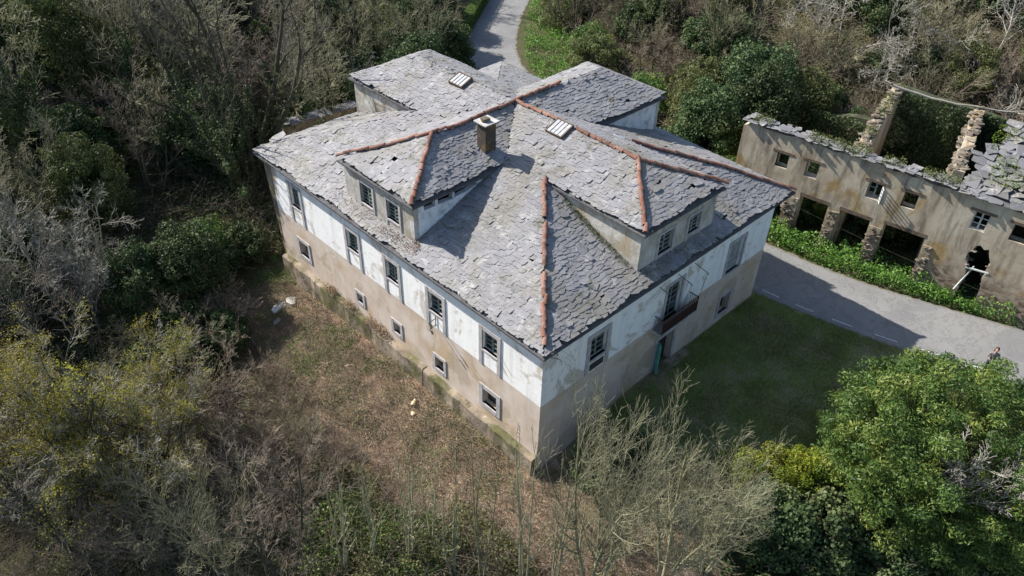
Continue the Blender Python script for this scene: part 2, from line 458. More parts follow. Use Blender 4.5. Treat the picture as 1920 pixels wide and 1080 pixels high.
# ------------------------------------------------------------------ ground
def ground_build():
    def axis(lo, hi, step, far):
        core = list(np.arange(lo, hi + 1e-6, step)); a = []; s = step; v = lo
        while v > -far: s *= 1.35; v -= s; a.append(v)
        b = []; s = step; v = core[-1]
        while v < far: s *= 1.35; v += s; b.append(v)
        return np.array(a[::-1] + core + b)
    X = axis(-26, 56, .4, 420); Y = axis(-22, 66, .4, 420)
    xx, yy = np.meshgrid(X, Y, indexing='xy')
    z = gzn(xx, yy); lawnm = lawn_mask(xx, yy)
    litm = sst(-7.5, -4.5, xx + .25 * vnoise(xx * .5, yy * .5, 5) * 4 - .10 * yy) * (1 - sst(.3, 1.2, xx - .0)) * sst(-9, -5, yy) * (1 - sst(18, 21, yy))
    lit2 = sst(-7, -4, xx) * (1 - sst(2.5, 5.5, xx + .4 * yy + 2)) * (yy < 1) * sst(-13, -9, yy)
    litm = np.clip(np.maximum(litm, lit2), 0, 1)
    nx, ny = len(X), len(Y)
    V = np.stack([xx.ravel(), yy.ravel(), z.ravel()], 1)
    i = np.arange((ny - 1) * (nx - 1)); r = i // (nx - 1); c = i % (nx - 1)
    a = r * nx + c
    F = np.stack([a, a + 1, a + nx + 1, a + nx], 1)
    me = np_mesh('ground', V, F, True)
    for nm, m in (('lawn', lawnm), ('litter', litm)):
        at = me.attributes.new(nm, 'FLOAT', 'POINT'); at.data.foreach_set('value', m.ravel().astype(np.float32))
    tag(link('ground', me, MAT['ground']), kind='structure')
ground_build()

def road_build():
    V = []; F = []; T = []
    offs = [-2.35, -2.1, -1.2, 0, 1.2, 2.1, 2.35]
    rn = random.Random(3)
    pts = spline(ROAD, 24); n = len(pts)
    for i, p in enumerate(pts):
        d = (pts[min(i + 1, n - 1)] - pts[max(i - 1, 0)]).normalized(); s = Vector((d.y, -d.x, 0))
        for k, o in enumerate(offs):
            oo = o + (rn.uniform(-.1, .1) if k in (0, 6) else 0)
            q = p + s * oo; V.append((q.x, q.y, .895 - .012 * abs(o))); T.append(1.0 if k in (0, 6) else .55 if k in (1, 5) else .2)
    m = len(offs)
    for i in range(n - 1):
        for k in range(m - 1): F.append((i * m + k, i * m + k + 1, (i + 1) * m + k + 1, (i + 1) * m + k))
    tag(link('road', np_mesh('road', V, F, True, T), MAT['road']), kind='structure')
    # edge line dashes on the house side
    mb = MB(); L = 0
    rdo = tag(empty('road_marking'), kind='structure')
    for i in range(n - 1):
        p, q = pts[i], pts[i + 1]
        if -16 < p.y < 3 and (i // 4) % 2 == 0:
            d = (q - p).normalized(); s = Vector((d.y, -d.x, 0)) * -1.86
            mb.add([p + s + Vector((0, 0, .882)), q + s + Vector((0, 0, .882)), q + s * 1.035 + Vector((0, 0, .881)), p + s * 1.035 + Vector((0, 0, .881))], [(0, 1, 2, 3)])
    o = mb.build('edge_line', MAT['paint'], rdo)
road_build()

# ------------------------------------------------------------------ abandoned house
rng = random.Random(11)
house = empty('abandoned_house', (0, 0, 0))
tag(house, 'large derelict two-storey house with white and tan walls under a cross-shaped slate roof', 'house')
X_, Y_, Z_ = Vector((1, 0, 0)), Vector((0, 1, 0)), Vector((0, 0, 1))
LF = ((0, 0, 0), Y_, Z_, -X_)          # left facade frame: a = y, b = z
RF = ((0, 0, 0), X_, Z_, -Y_)          # right facade frame: a = x, b = z
LU = [(17.10, 18.02, 4.92, 6.16, 4, 5), (12.08, 13.02, 4.90, 5.96, 2, 5), (9.02, 9.92, 4.86, 5.90, 4, 5), (5.92, 6.86, 4.83, 5.85, 2, 4), (2.48, 3.39, 4.85, 5.88, 2, 4)]
LLW = [(17.08, 17.93, 1.88, 2.76, .20), (12.22, 12.70, 1.78, 2.30, .16), (9.19, 9.71, 1.70, 2.30, .17), (6.0, 6.59, 1.52, 2.20, .16), (2.49, 3.36, 1.68, 2.55, .22)]
RU_ = [(2.78, 3.80, 4.66, 5.88), (7.85, 8.92, 3.86, 5.86), (12.68, 13.88, 4.05, 5.84)]
RG = [(7.75, 9.0, .86, 2.78), (12.86, 13.76, 1.40, 2.52)]

lw = MB(); wall_mb(lw, *LF, [(0, -1.2), (19.7, -1.2), (19.7, 7.05), (0, 7.05)], [rect(a, b, c, d) for a, b, c, d, *_ in LU] + [rect(a, b, c, d) for a, b, c, d, _ in LLW], .5)
lw.build('wall', MAT['wall'], house)['label'] = 'sunlit long wall, white above and tan below'
rw = MB(); wall_mb(rw, *RF, [(.5, -1.2), (16.27, -1.2), (16.27, 7.05), (.5, 7.05)], [rect(*w) for w in RU_ + RG], .5)
rw.build('wall', MAT['wall'], house)['label'] = 'shaded entrance wall with balcony'
for bx in ((15.77, 16.27, .5, 19.7), (.5, 15.77, 19.2, 19.7)):
    mb = MB(); mb.bx(bx[0], bx[1], bx[2], bx[3], -1, 7.05); mb.build('wall', MAT['wall'], house)
# stained stub of wall past the far left corner
mb = MB(); mb.add([(.02, 19.7, -1.2), (.35, 19.85, -1.2), (.35, 20.45, 7.05), (-.04, 20.4, 7.05), (.02, 19.7, 7.05), (.5, 19.7, 7.05), (.5, 19.7, -1.2)], [(0, 3, 4), (0, 1, 2, 3), (3, 2, 5, 4), (1, 6, 5, 2), (0, 4, 5, 6), (0, 6, 1)])
mb.build('wall_stub', MAT['plinth'], house)
# plinth along the left facade
def plinth(y0, y1, d, ztop):
    mb = MB(); r = random.Random(int(y0 * 7)); n = int((y1 - y0) / .45); pr = []
    for i in range(n + 1):
        yy = y0 + (y1 - y0) * i / n; dd = d + r.uniform(-.05, .05); zt = ztop + r.uniform(-.05, .05)
        pr.append([(-dd - .07, yy, -1.4), (-dd, yy, zt - .06), (-dd + .06, yy, zt), (-.003, yy, zt + .02)])
    vs = [q for p in pr for q in p]; fs = []
    for i in range(n):
        for k in range(3): fs.append((i * 4 + k, i * 4 + k + 1, i * 4 + 5 + k, i * 4 + 4 + k))
    fs += [(0, 1, 2, 3), tuple(n * 4 + k for k in (3, 2, 1, 0))]
    mb.add(vs, fs); mb.build('plinth', MAT['plinth'], house)
plinth(7.3, 19.6, .32, 1.02); plinth(.0, 7.34, .30, .95)

def window(fr, a0, a1, b0, b1, cols, rows, sur=.17, apron=None, mat='frame', panes=True, broken=0.0, depth=.14, seed=0, sill=True):
    o, u, v, n = fr; r = random.Random(seed * 31 + 5)
    mb = MB(); w = .055
    c0, c1 = -depth - .05, -depth
    mb.box(o, u, v, n, a0, a0 + w, b0, b1, c0, c1); mb.box(o, u, v, n, a1 - w, a1, b0, b1, c0, c1)
    mb.box(o, u, v, n, a0 + w, a1 - w, b0, b0 + w, c0, c1); mb.box(o, u, v, n, a0 + w, a1 - w, b1 - w, b1, c0, c1)
    A0, A1, B0, B1 = a0 + w, a1 - w, b0 + w, b1 - w
    for i in range(1, cols):
        a = A0 + (A1 - A0) * i / cols; ww = .045 if i * 2 == cols else .018
        mb.box(o, u, v, n, a - ww, a + ww, B0, B1, c0 + .004, c1 + .006)
    for j in range(1, rows):
        b = B0 + (B1 - B0) * j / rows
        mb.box(o, u, v, n, A0, A1, b - .022, b + .022, c0 + .008, c1 + .002)
    win = mb.build('window', MAT[mat], house)
    if panes:
        for i in range(cols):
            for j in range(rows):
                if r.random() < broken: continue
                p = MB(); t = r.uniform(-.012, .012)
                p.box(o, u, v, n, A0 + (A1 - A0) * i / cols + .01, A0 + (A1 - A0) * (i + 1) / cols - .01, B0 + (B1 - B0) * j / rows + .01, B0 + (B1 - B0) * (j + 1) / rows - .01, -depth - .03, -depth - .024)
                p.build('pane', MAT['glass'], win)
    if sur:
        m = MB(); s = sur
        lo = apron if apron is not None else b0 - s
        m.box(o, u, v, n, a0 - s, a0, lo, b1 + s, -.01, .045); m.box(o, u, v, n, a1, a1 + s, lo, b1 + s, -.01, .05)
        m.box(o, u, v, n, a0, a1, b1, b1 + s, -.01, .04)
        if apron is not None:
            ap = MB(); ap.box(o, u, v, n, a0, a1, lo, b0 - .08, -.01, .012); ap.build('apron', MAT['wall' if b1 < 7 else 'dormer'], win)
        m.box(o, u, v, n, a0, a1, b0 - (.08 if apron is not None else s), b0, -.12, .055)
        m.build('surround', MAT['surround'], win)
    return win
for i, (a, b, c, d, cs, rs) in enumerate(LU): window(LF, a, b, c, d, cs, rs, .19, 3.98, 'frame', True, .15, seed=i)
for i, (a, b, c, d, s) in enumerate(LLW):
    w = window(LF, a, b, c, d, 1, 1, s, None, 'wood_dark', False, depth=.3, seed=20 + i)
    for k in range(3):
        m = MB(); aa = a + (b - a) * (k + 1) / 4; m.bar(Vector((.22, aa, c)), Vector((.22, aa, d)), .012); m.build('iron_bar', MAT['iron'], w)
w = window(RF, *RU_[0], 2, 4, .22, 3.98, 'frame', True, .1, seed=40)
m = MB(); m.box(*RF, RU_[0][0] + .08, RU_[0][1] - .08, 4.06, 4.42, .010, .03); m.build('lower_panel', MAT['wood_dark'], w)
window(RF, *RU_[1], 2, 6, .16, 3.86, 'frame', True, .1, seed=41)
w = window(RF, *RU_[2], 2, 3, .16, 3.98, 'shutter', False, seed=42)
for k in range(2):
    m = MB(); a0 = RU_[2][0] + .06 + k * .55; m.box(*RF, a0, a0 + .53, 4.1, 5.78, -.17, -.13)
    for j in range(3): m.box(*RF, a0 + .08, a0 + .45, 4.2 + j * .53, 4.62 + j * .53, -.13, -.118)
    m.build('shutter', MAT['shutter'], w)
window(RF, *RG[1], 1, 1, .14, None, 'wood_dark', False, depth=.3, seed=43)
# entrance door: dark opening, one teal leaf standing open
mb = MB(); a0, a1, b0, b1 = RG[0]
mb.box(*RF, a0 - .2, a0, b0, b1 + .2, -.02, .045); mb.box(*RF, a1, a1 + .2, b0, b1 + .2, -.02, .05); mb.box(*RF, a0, a1, b1, b1 + .2, -.02, .04)
door = mb.build('door', MAT['surround'], house)
mb = MB(); mb.box((a0 + .05, -.05, 0), Vector((-.42, -.9, 0)).normalized(), Z_, Vector((-.9, .42, 0)).normalized(), 0, .30, .9, 2.72, 0, .05)
for j in range(3): mb.box((a0 + .05, -.05, 0), Vector((-.42, -.9, 0)).normalized(), Z_, Vector((-.9, .42, 0)).normalized(), .05, .25, 1.0 + j * .58, 1.45 + j * .58, .05, .065)
mb.build('door_leaf', MAT['teal'], door)['label'] = 'peeling teal door leaf standing open'
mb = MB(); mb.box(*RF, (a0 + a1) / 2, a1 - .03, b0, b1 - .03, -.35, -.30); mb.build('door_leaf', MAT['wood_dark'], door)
for k, (x0, x1, yy) in enumerate([(7.6, 10.3, -.55), (7.65, 9.15, -.32)]):
    mb = MB(); mb.bx(x0, x1, yy, -.003 - .0 * k, .6, .90 + .12 * k); mb.build('doorstep', MAT['plinth'], house)
# balcony
bal = MB(); bal.bx(7.1, 9.75, -.55, -.004, 3.70, 3.82)
bal = bal.build('balcony', MAT['concrete'], house); bal['label'] = 'narrow balcony with rusty iron railing over the door'
mb = MB()
for (p, q) in [((7.14, -.02, 4.62), (7.14, -.52, 4.62)), ((7.14, -.52, 4.62), (9.71, -.52, 4.62)), ((9.71, -.52, 4.62), (9.71, -.02, 4.62)), ((7.14, -.52, 3.90), (9.71, -.52, 3.90)), ((7.14, -.52, 4.40), (9.71, -.52, 4.40))]: mb.bar(p, q, .022)
for p in ((7.14, -.52), (9.71, -.52)): mb.bar((*p, 3.8), (*p, 4.66), .025)
mb.build('rail', MAT['rust'], bal)
for i in range(28):
    m = MB(); xx = 7.22 + i * .0895; m.bar((xx, -.52, 3.82), (xx, -.52, 4.62), .011); m.build('baluster', MAT['rust'], bal)
for i in range(5):
    for xx in (7.14, 9.71):
        m = MB(); m.bar((xx, -.1 - i * .085, 3.82), (xx, -.1 - i * .085, 4.62), .011); m.build('baluster', MAT['rust'], bal)
m = MB(); m.bx(7.16, 9.69, -.506, -.500, 3.84, 4.42); m.build('rust_sheet', MAT['rust'], bal)
for i, xx in enumerate((7.3, 8.35, 9.45)):
    m = MB(); m.box((xx, 0, 0), X_, Z_, -Y_, -.06, .06, 3.5, 3.7, 0, .42); m.build('bracket', MAT['concrete'], bal)
# awning rods over the balcony
for i, xx in enumerate((7.13, 8.48, 9.7)):
    m = MB(); m.bar((xx, 0, 6.25), (xx + .05, -.7, 6.05), .016); m.bar((xx + .05, -.7, 6.05), (xx + .03, -.72, 5.99), .03)
    if i > 0: m.bar((xx + .05, -.7, 6.05), (xx - .02, -.5, 4.6), .012)
    m.build('awning_rod', MAT['iron'], house)
# lamp bracket on the left facade
m = MB(); m.bar((0, 6.42, 4.55), (-.5, 6.30, 4.62), .018); m.bar((-.5, 6.30, 4.62), (-.55, 6.1, 4.50), .018); m.bar((0, 6.42, 4.2), (-.45, 6.3, 4.25), .018); m.bar((-.45, 6.3, 4.25), (-.5, 6.1, 4.16), .018); m.bar((-.05, 6.4, 4.1), (-.05, 6.4, 4.7), .018)
m.bar((-.5, 6.2, 4.58), (-.55, 6.05, 4.5), .05); m.bar((-.46, 6.2, 4.22), (-.5, 6.05, 4.16), .05)
m.build('lamp_bracket', MAT['iron'], house)
m = MB(); q = [Vector((.05, .0, 6.7)), Vector((.25, -.25, 6.65)), Vector((.6, -.3, 6.4)), Vector((.9, -.15, 5.95)), Vector((1.05, -.05, 5.6))]
for i in range(4): m.bar(q[i], q[i + 1], .012)
m.bar((.35, -.1, 6.95), (.42, -.35, 6.75), .02); m.build('loose_cable', MAT['iron'], house)

# ---------------------------------------------------------------- roof
Zr = 10.53; XC = 8.55; YC = 10.5; RX0, RX1, RY0, RY1 = -.28, 17.38, -.28, 20.75
SL = .4
def P_SW(x, y): return 7 + SL * (x - RX0)
def P_SE(x, y): return 7 + SL * (y - RY0)
def P_NE(x, y): return 7 + SL * (RX1 - x)
def P_NW(x, y): return 7 + SL * (RY1 - y)
LzE = 9.35
def P_LS(x, y): return LzE + (Zr - LzE) / (YC - 8.05) * (y - 8.05)
def P_LN(x, y): return LzE + (Zr - LzE) / (13.4 - YC) * (13.4 - y)
def P_LF(x, y): return LzE + (Zr - LzE) / 3.1 * (x - .3)
def P_RFR(x, y): return 9.42 + .4 * (y - .25)
def P_BS(x, y): return 9.4 + (Zr - 9.4) / 2.75 * (y - 7.75)
def P_BN(x, y): return 9.4 + (Zr - 9.4) / 2.75 * (13.25 - y)
def P_BF(x, y): return 9.4 + (Zr - 9.4) / 2.2 * (16.9 - x)
def P_NF(x, y): return 9.42 + (Zr - 9.42) / 2.6 * (20.5 - y)
e = .05
POLY = [
 ('SW', P_SW, [(-.28 - e, -.28 - e), (5.77, 5.77), (5.77 - e, .25 - e), (8.55, 3.03), (8.55, 10.5), (5.55, 8.08), (5.5, 8.2), (.5, 8.2), (.5, 13.3), (5.5, 13.3), (5.55, 13.4), (8.55, 10.5), (8.55, 17.9), (5.77 - e, 20.5 + e), (5.77, 14.7), (-.28 - e, 20.75 + e)], (0, 1), (1, 0)),
 ('SE', P_SE, [(-.28 - e, -.28 - e), (17.38 + e, -.28 - e), (11.33, 5.77), (11.2, 5.75), (11.2, .45), (5.9, .45), (5.9, 5.75), (5.77, 5.77)], (1, 0), (0, 1)),
 ('NE', P_NE, [(17.38 + e, -.28 - e), (17.38 + e, 20.75 + e), (11.33, 14.7), (11.33 + e, 20.5 + e), (8.55, 17.9), (8.55, 10.5), (11.4, 13.2), (11.5, 13.1), (16.7, 13.1), (16.7, 7.9), (11.5, 7.9), (11.4, 7.8), (8.55, 10.5), (8.55, 3.03), (11.33 + e, .25 - e), (11.33, 5.77)], (0, 1), (-1, 0)),
 ('NW', P_NW, [(-.28 - e, 20.75 + e), (5.77, 14.7), (5.9, 14.75), (5.9, 20.3), (11.2, 20.3), (11.2, 14.75), (11.33, 14.7), (17.38 + e, 20.75 + e)], (1, 0), (0, -1)),
 ('LS', P_LS, [(.3 - e, 8.05 - e), (5.6, 8.05 - e), (5.6, 8.05), (8.55, 10.5), (3.4, 10.5)], (1, 0), (0, 1)),
 ('LN', P_LN, [(.3 - e, 13.4 + e), (3.4, 10.5), (8.55, 10.5), (5.6, 13.4), (5.6, 13.4 + e)], (1, 0), (0, -1)),
 ('LF', P_LF, [(.3 - e, 8.05 - e), (3.4, 10.5), (.3 - e, 13.4 + e)], (0, 1), (1, 0)),
 ('RF', P_RFR, [(5.77 - e, .25 - e), (11.33 + e, .25 - e), (8.55, 3.03)], (1, 0), (0, 1)),
 ('BS', P_BS, [(16.9 + e, 7.75 - e), (14.7, 10.5), (8.55, 10.5), (11.38, 7.75), (11.38, 7.75 - e)], (1, 0), (0, 1)),
 ('BN', P_BN, [(16.9 + e, 13.25 + e), (14.7, 10.5), (8.55, 10.5), (11.38, 13.25), (11.38, 13.25 + e)], (1, 0), (0, -1)),
 ('BF', P_BF, [(16.9 + e, 7.75 - e), (16.9 + e, 13.25 + e), (14.7, 10.5)], (0, 1), (-1, 0)),
 ('NF', P_NF, [(5.77 - e, 20.5 + e), (11.33 + e, 20.5 + e), (8.55, 17.9)], (1, 0), (0, -1)),
]
def bumpz(x, y):
    return .16 * float(vnoise(x * .4, y * .4, 7)) + .04 * float(vnoise(x * 1.7, y * 1.7, 8))
def pip(p, poly):
    x, y = p; c = False; j = len(poly) - 1
    for i in range(len(poly)):
        xi, yi = poly[i]; xj, yj = poly[j]
        if (yi > y) != (yj > y) and x < (xj - xi) * (y - yi) / (yj - yi) + xi: c = not c
        j = i
    return c
ru = MB()
for nm, fz, poly, e1, e2 in POLY:
    sx = [(a + (b - a) * .0) for a, b in zip((0, 0), (0, 0))]
    tris = tessellate_polygon([[Vector((x, y, 0)) for x, y in poly]])
    ps = [Vector((x, y, fz(x, y) - .03)) for x, y in poly]
    lo = [p - Vector((0, 0, .09)) for p in ps]; N = len(ps)
    ru.add(ps + lo, [tuple(t) for t in tris] + [tuple(i + N for i in t) for t in tris] + [(i, (i + 1) % N, N + (i + 1) % N, N + i) for i in range(N)])
roof = ru.build('roof', MAT['underlay'], house); roof['label'] = 'cross-shaped hipped roof of uneven grey slates'

def slate_outline(r, w, l):
    """lower edge uneven, slightly rounded"""
    k = r.uniform(-.22, .22) * l
    c1, c2 = r.uniform(.02, .16) * w, r.uniform(.02, .16) * w
    lowc = [(-.5 * w, r.uniform(.05, .25) * l + max(k, 0)), (-.5 * w + c1, r.uniform(-.03, .06) * l + k * .6), (r.uniform(-.15, .2) * w, r.uniform(-.05, .04) * l), (.5 * w - c2, r.uniform(-.03, .06) * l - k * .6), (.5 * w, r.uniform(.05, .25) * l + max(-k, 0))]
    return lowc + [(.48 * w, l), (-.48 * w, l)]

def slate_items(nm, fz, poly, e1, e2, r, expo=.25, wmin=.24, wmax=.60):
    """yields (list of 3D top points, thickness, tint, centre)"""
    gx = fz(1, 0) - fz(0, 0); gy = fz(0, 1) - fz(0, 0)
    slope = math.hypot(gx, gy); k = math.sqrt(1 + slope * slope)
    nrm = Vector((-gx, -gy, 1)).normalized()
    s_ = [p[0] * e1[0] + p[1] * e1[1] for p in poly]; t_ = [p[0] * e2[0] + p[1] * e2[1] for p in poly]
    out = []
    tt = min(t_) + .02; row = 0
    while tt < max(t_):
        ex = expo * r.uniform(.85, 1.2) / k
        ss = min(s_) - r.uniform(0, .5)
        while ss < max(s_):
            w = wmin + (wmax - wmin) * r.random() ** 1.6
            wav = .15 * (float(vnoise(ss * .9 + row * .13, tt * .5, 21)) - .5) * 2 + r.uniform(-.04, .04)
            c0 = (ss + w / 2, tt + wav)
            l = ex * k * r.uniform(1.5, 1.9)
            rot = r.gauss(0, .10)
            cxy = (c0[0] * e1[0] + (c0[1] + ex * .5) * e2[0], c0[0] * e1[1] + (c0[1] + ex * .5) * e2[1])
            ss += w * .97
            if not pip(cxy, poly): continue
            if r.random() < .004: continue
            tilt = r.uniform(.016, .032); roll = r.gauss(0, .007)
            lift = r.uniform(0, .008) + (r.uniform(.015, .05) if r.random() < .04 else 0)
            pts = []; bot = []
            th = r.uniform(.009, .018)
            for (a, b) in slate_outline(r, w * 1.05, l):
                ca, sa = math.cos(rot), math.sin(rot)
                aa, bb = a * ca - b * sa, a * sa + b * ca
                q = (c0[0] + aa, c0[1] + bb / k)
                px, py = q[0] * e1[0] + q[1] * e2[0], q[0] * e1[1] + q[1] * e2[1]
                if not pip((px, py), poly):
                    f0, f1 = 0., 1.
                    for _ in range(7):
                        m = (f0 + f1) / 2; mm = (cxy[0] + (px - cxy[0]) * m, cxy[1] + (py - cxy[1]) * m)
                        if pip(mm, poly): f0 = m
                        else: f1 = m
                    px, py = cxy[0] + (px - cxy[0]) * f0, cxy[1] + (py - cxy[1]) * f0
                h = .012 + lift + tilt * (1 - bb / l) + roll * aa / w
                base = Vector((px, py, fz(px, py) + bumpz(px, py)))
                pts.append(base + nrm * (h + th)); bot.append(base + nrm * h)
            tint = min(1, max(0, r.gauss(.45, .15)))
            cc = Vector((cxy[0], cxy[1], fz(*cxy)))
            out.append((pts, bot, tint, cc, nrm))
        tt += ex; row += 1
    return out

def add_slate(mb, pts, bot, tint):
    n = len(pts); mb.cur = tint
    mb.add(pts + bot, [tuple(range(n))] + [(i, n + i, n + (i + 1) % n, (i + 1) % n) for i in range(n)])

rs = random.Random(5)
items = []
for (nm, fz, poly, e1, e2) in POLY:
    big = {'LF': (.25, .26, .62), 'RF': (.21, .22, .56), 'SE': (.19, .2, .5), 'BS': (.17, .2, .48)}.get(nm, (.155, .16, .42))
    items += slate_items(nm, fz, poly, e1, e2, rs, *big)
def shown(it):
    d = CAM - it[3]; return it[4].dot(d.normalized()) / d.length_squared * (1 if True else 0)
vis = sorted(range(len(items)), key=lambda i: -shown(items[i]))
first = set(vis[:290])
rest = MB()
for i, (pts, bot, tint, cc, nrm) in enumerate(items):
    if i in first:
        m = MB(); m.cur = tint; add_slate(m, [p - cc for p in pts], [p - cc for p in bot], tint)
        me = bpy.data.meshes.new('slate'); me.from_pydata(m.v, [], m.f); me.update()
        a = me.attributes.new('tint', 'FLOAT', 'POINT'); a.data.foreach_set('value', m.t)
        o = link('slate', me, MAT['slate'], roof); o.location = cc
    else: add_slate(rest, pts, bot, tint)
me = bpy.data.meshes.new('slates'); me.from_pydata(rest.v, [], rest.f); me.update()
a = me.attributes.new('tint', 'FLOAT', 'POINT'); a.data.foreach_set('value', rest.t)
tag(link('slates', me, MAT['slate'], roof), kind='stuff')

# ridge tiles
def tile_mesh(name, L=.45, r0=.118, r1=.086):
    V = []; k = 8
    for (z, rr) in ((0, r0), (L, r1)):
        for s in (0, .018):
            for i in range(k + 1):
                t = PI * i / k - .0
                V.append((z, math.cos(t) * (rr - s), math.sin(t) * (rr - s) * .95 - .03))
    n = k + 1; F = []
    for i in range(k):
        F += [(i, i + 1, 2 * n + i + 1, 2 * n + i), (n + i + 1, n + i, 3 * n + i, 3 * n + i + 1), (i + 1, i, n + i, n + i + 1), (2 * n + i, 2 * n + i + 1, 3 * n + i + 1, 3 * n + i)]
    F += [(0, 2 * n, 3 * n, n), (k, n + k, 3 * n + k, 2 * n + k)]
    me = bpy.data.meshes.new(name); me.from_pydata(V, [], F); me.update(); me.materials.append(MAT['terracotta'])
    return me
tiles = [tile_mesh('ridge_tile', .44 + .02 * i, .115 + .005 * i) for i in range(3)]
def tile_line(p0, p1, f0=0., f1=1., lift=.085):
    p0, p1 = Vector(p0), Vector(p1); a = p0 + (p1 - p0) * f0; b = p0 + (p1 - p0) * f1
    L = (b - a).length; n = max(1, int(L / .37)); d = (b - a).normalized()
    rr = random.Random(int(a.x * 31 + a.y * 17 + b.x * 7 + b.y))
    for i in range(n):
        q = a + d * (L * i / n)
        if rr.random() < .04: continue
        yv = Vector((0, 0, 1)).cross(d).normalized(); zv = d.cross(yv)
        m = Matrix((d, yv, zv)).transposed()
        m = m @ Matrix.Rotation(rr.gauss(0, .07), 3, 'Z') @ Matrix.Rotation(rr.gauss(-.07, .035), 3, 'Y') @ Matrix.Rotation(rr.gauss(0, .08), 3, 'X')
        mm = m.to_4x4(); mm.translation = q + Vector((rr.gauss(0, .012), rr.gauss(0, .012), bumpz(q.x, q.y) + lift))
        o = bpy.data.objects.new('ridge_tile', tiles[rr.randrange(3)]); C.objects.link(o); o.parent = roof; o.matrix_local = mm
R3 = lambda x, y, z: (x, y, z)
tile_line((-.3, -.3, 7.0), (5.77, 5.77, 9.42))
tile_line((5.7, .18, 9.40), (8.55, 3.03, Zr)); tile_line((11.40, .18, 9.40), (8.55, 3.03, Zr))
tile_line((8.55, 3.03, Zr), (8.55, 10.4, Zr), 0, .48); tile_line((8.55, 3.03, Zr), (8.55, 10.4, Zr), .60, 1)
tile_line((.25, 8.0, 9.33), (3.4, 10.5, Zr)); tile_line((.25, 13.45, 9.33), (3.4, 10.5, Zr))
tile_line((3.4, 10.5, Zr), (8.55, 10.5, Zr)); tile_line((8.6, 10.5, Zr), (14.7, 10.5, Zr), 0, .55)
tile_line((17.4, -.3, 7.0), (11.33, 5.77, 9.42), 0, .97)
# white tile piece at the head of the right hip
m = MB(); d = (Vector((11.33, 5.77, 9.42)) - Vector((17.4, -.3, 7.0))).normalized(); q = Vector((11.25, 5.85, 9.58)); m.bar(q, q + d * .55, .09, .07, 6); m.build('ridge_cap', MAT['white_metal'], roof)
# loose stones on the broken ridges
def rock_mesh(r, sx, sy, sz, name='stone'):
    bm = bmesh.new(); bmesh.ops.create_icosphere(bm, subdivisions=1, radius=1)
    for v in bm.verts:
        k = r.uniform(.72, 1.1); v.co = Vector((math.copysign(abs(v.co.x) ** .6, v.co.x) * sx * k, math.copysign(abs(v.co.y) ** .6, v.co.y) * sy * k, math.copysign(abs(v.co.z) ** .6, v.co.z) * sz * k))
    me = bpy.data.meshes.new(name); bm.to_mesh(me); bm.free(); return me
rr = random.Random(8)
for i in range(34):
    f = rr.random()
    if i < 22: p = Vector((8.55, 10.9 + f * 6.8, Zr + .06))
    else: p = Vector((12.0 + f * 2.8, 10.5, Zr + .06))
    o = link('ridge_stone', rock_mesh(rr, rr.uniform(.10, .26), rr.uniform(.08, .2), rr.uniform(.04, .08)), MAT['slate'], roof)
    o.location = p + Vector((rr.gauss(0, .1), rr.gauss(0, .1), 0)); o.rotation_euler = (rr.gauss(0, .2), rr.gauss(0, .2), rr.random() * 6)
# big slipped slabs: left corner, chimney side, near hip
for (x, y, fz, w, l, rz, up) in [(5.75, 8.0, P_SW, .75, .6, .4, .12), (.25, 19.9, P_SW, 1.0, .55, .5, .12), (.9, 20.15, P_SW, .9, .5, 1.2, .14), (.1, 19.0, P_SW, .7, .45, .2, .1), (.85, 1.5, P_SW, .75, .45, .35, .13), (4.6, 2.4, P_SE, .55, .5, .3, .1)]:
    m = MB(); m.cur = .6; r = random.Random(int(x * 100))
    pl_ = [(-.5 * w, -.4 * l), (.1 * w, -.5 * l), (.5 * w, -.25 * l), (.45 * w, .5 * l), (-.2 * w, .45 * l), (-.5 * w, .2 * l)]
    add_slate(m, [Vector((a, b, .03)) for a, b in pl_], [Vector((a, b, 0)) for a, b in pl_], r.uniform(.5, .9))
    o = m.build('loose_slab', MAT['slate'], roof, tint=True); o.location = (x, y, fz(x, y) + up)
    gx, gy = fz(1, 0) - fz(0, 0), fz(0, 1) - fz(0, 0)
    nn_ = Vector((-gx, -gy, 1)).normalized()
    o.rotation_euler = (nn_.to_track_quat('Z', 'Y').to_matrix() @ Matrix.Rotation(rz, 3, 'Z') @ Matrix.Rotation(.06, 3, 'X')).to_euler()

# dormers
def dormer(o, u, v, n, outer, holes, mat='dormer', th=.25):
    m = MB(); wall_mb(m, o, u, v, n, outer, holes, th); return m.build('dormer', MAT[mat], house)
d_ = dormer((.45, 0, 0), Y_, Z_, -X_, [(8.2, 7.15), (13.25, 7.15), (13.25, 9.33), (8.2, 9.33)], [rect(11.15, 12.05, 7.72, 8.76), rect(9.22, 10.08, 7.80, 8.76)])
d_['label'] = 'left dormer wall with two windows, in sun'
for i, (a, b, c, d) in enumerate([(11.15, 12.05, 7.72, 8.76), (9.22, 10.08, 7.80, 8.76)]): window(((.45, 0, 0), Y_, Z_, -X_), a, b, c, d, 2, 5, .13, 7.4, 'frame', True, .3, .1, seed=60 + i)
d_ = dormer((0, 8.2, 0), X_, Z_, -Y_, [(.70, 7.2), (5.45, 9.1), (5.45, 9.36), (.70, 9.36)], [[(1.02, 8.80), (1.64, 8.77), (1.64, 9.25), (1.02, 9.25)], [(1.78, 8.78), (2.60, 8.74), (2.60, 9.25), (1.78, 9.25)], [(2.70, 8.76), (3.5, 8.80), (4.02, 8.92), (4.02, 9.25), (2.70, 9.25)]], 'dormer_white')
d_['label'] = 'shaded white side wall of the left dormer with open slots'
dormer((0, 13.25, 0), X_, Z_, Y_, [(.70, 7.2), (5.45, 9.1), (5.45, 9.36), (.70, 9.36)], [])
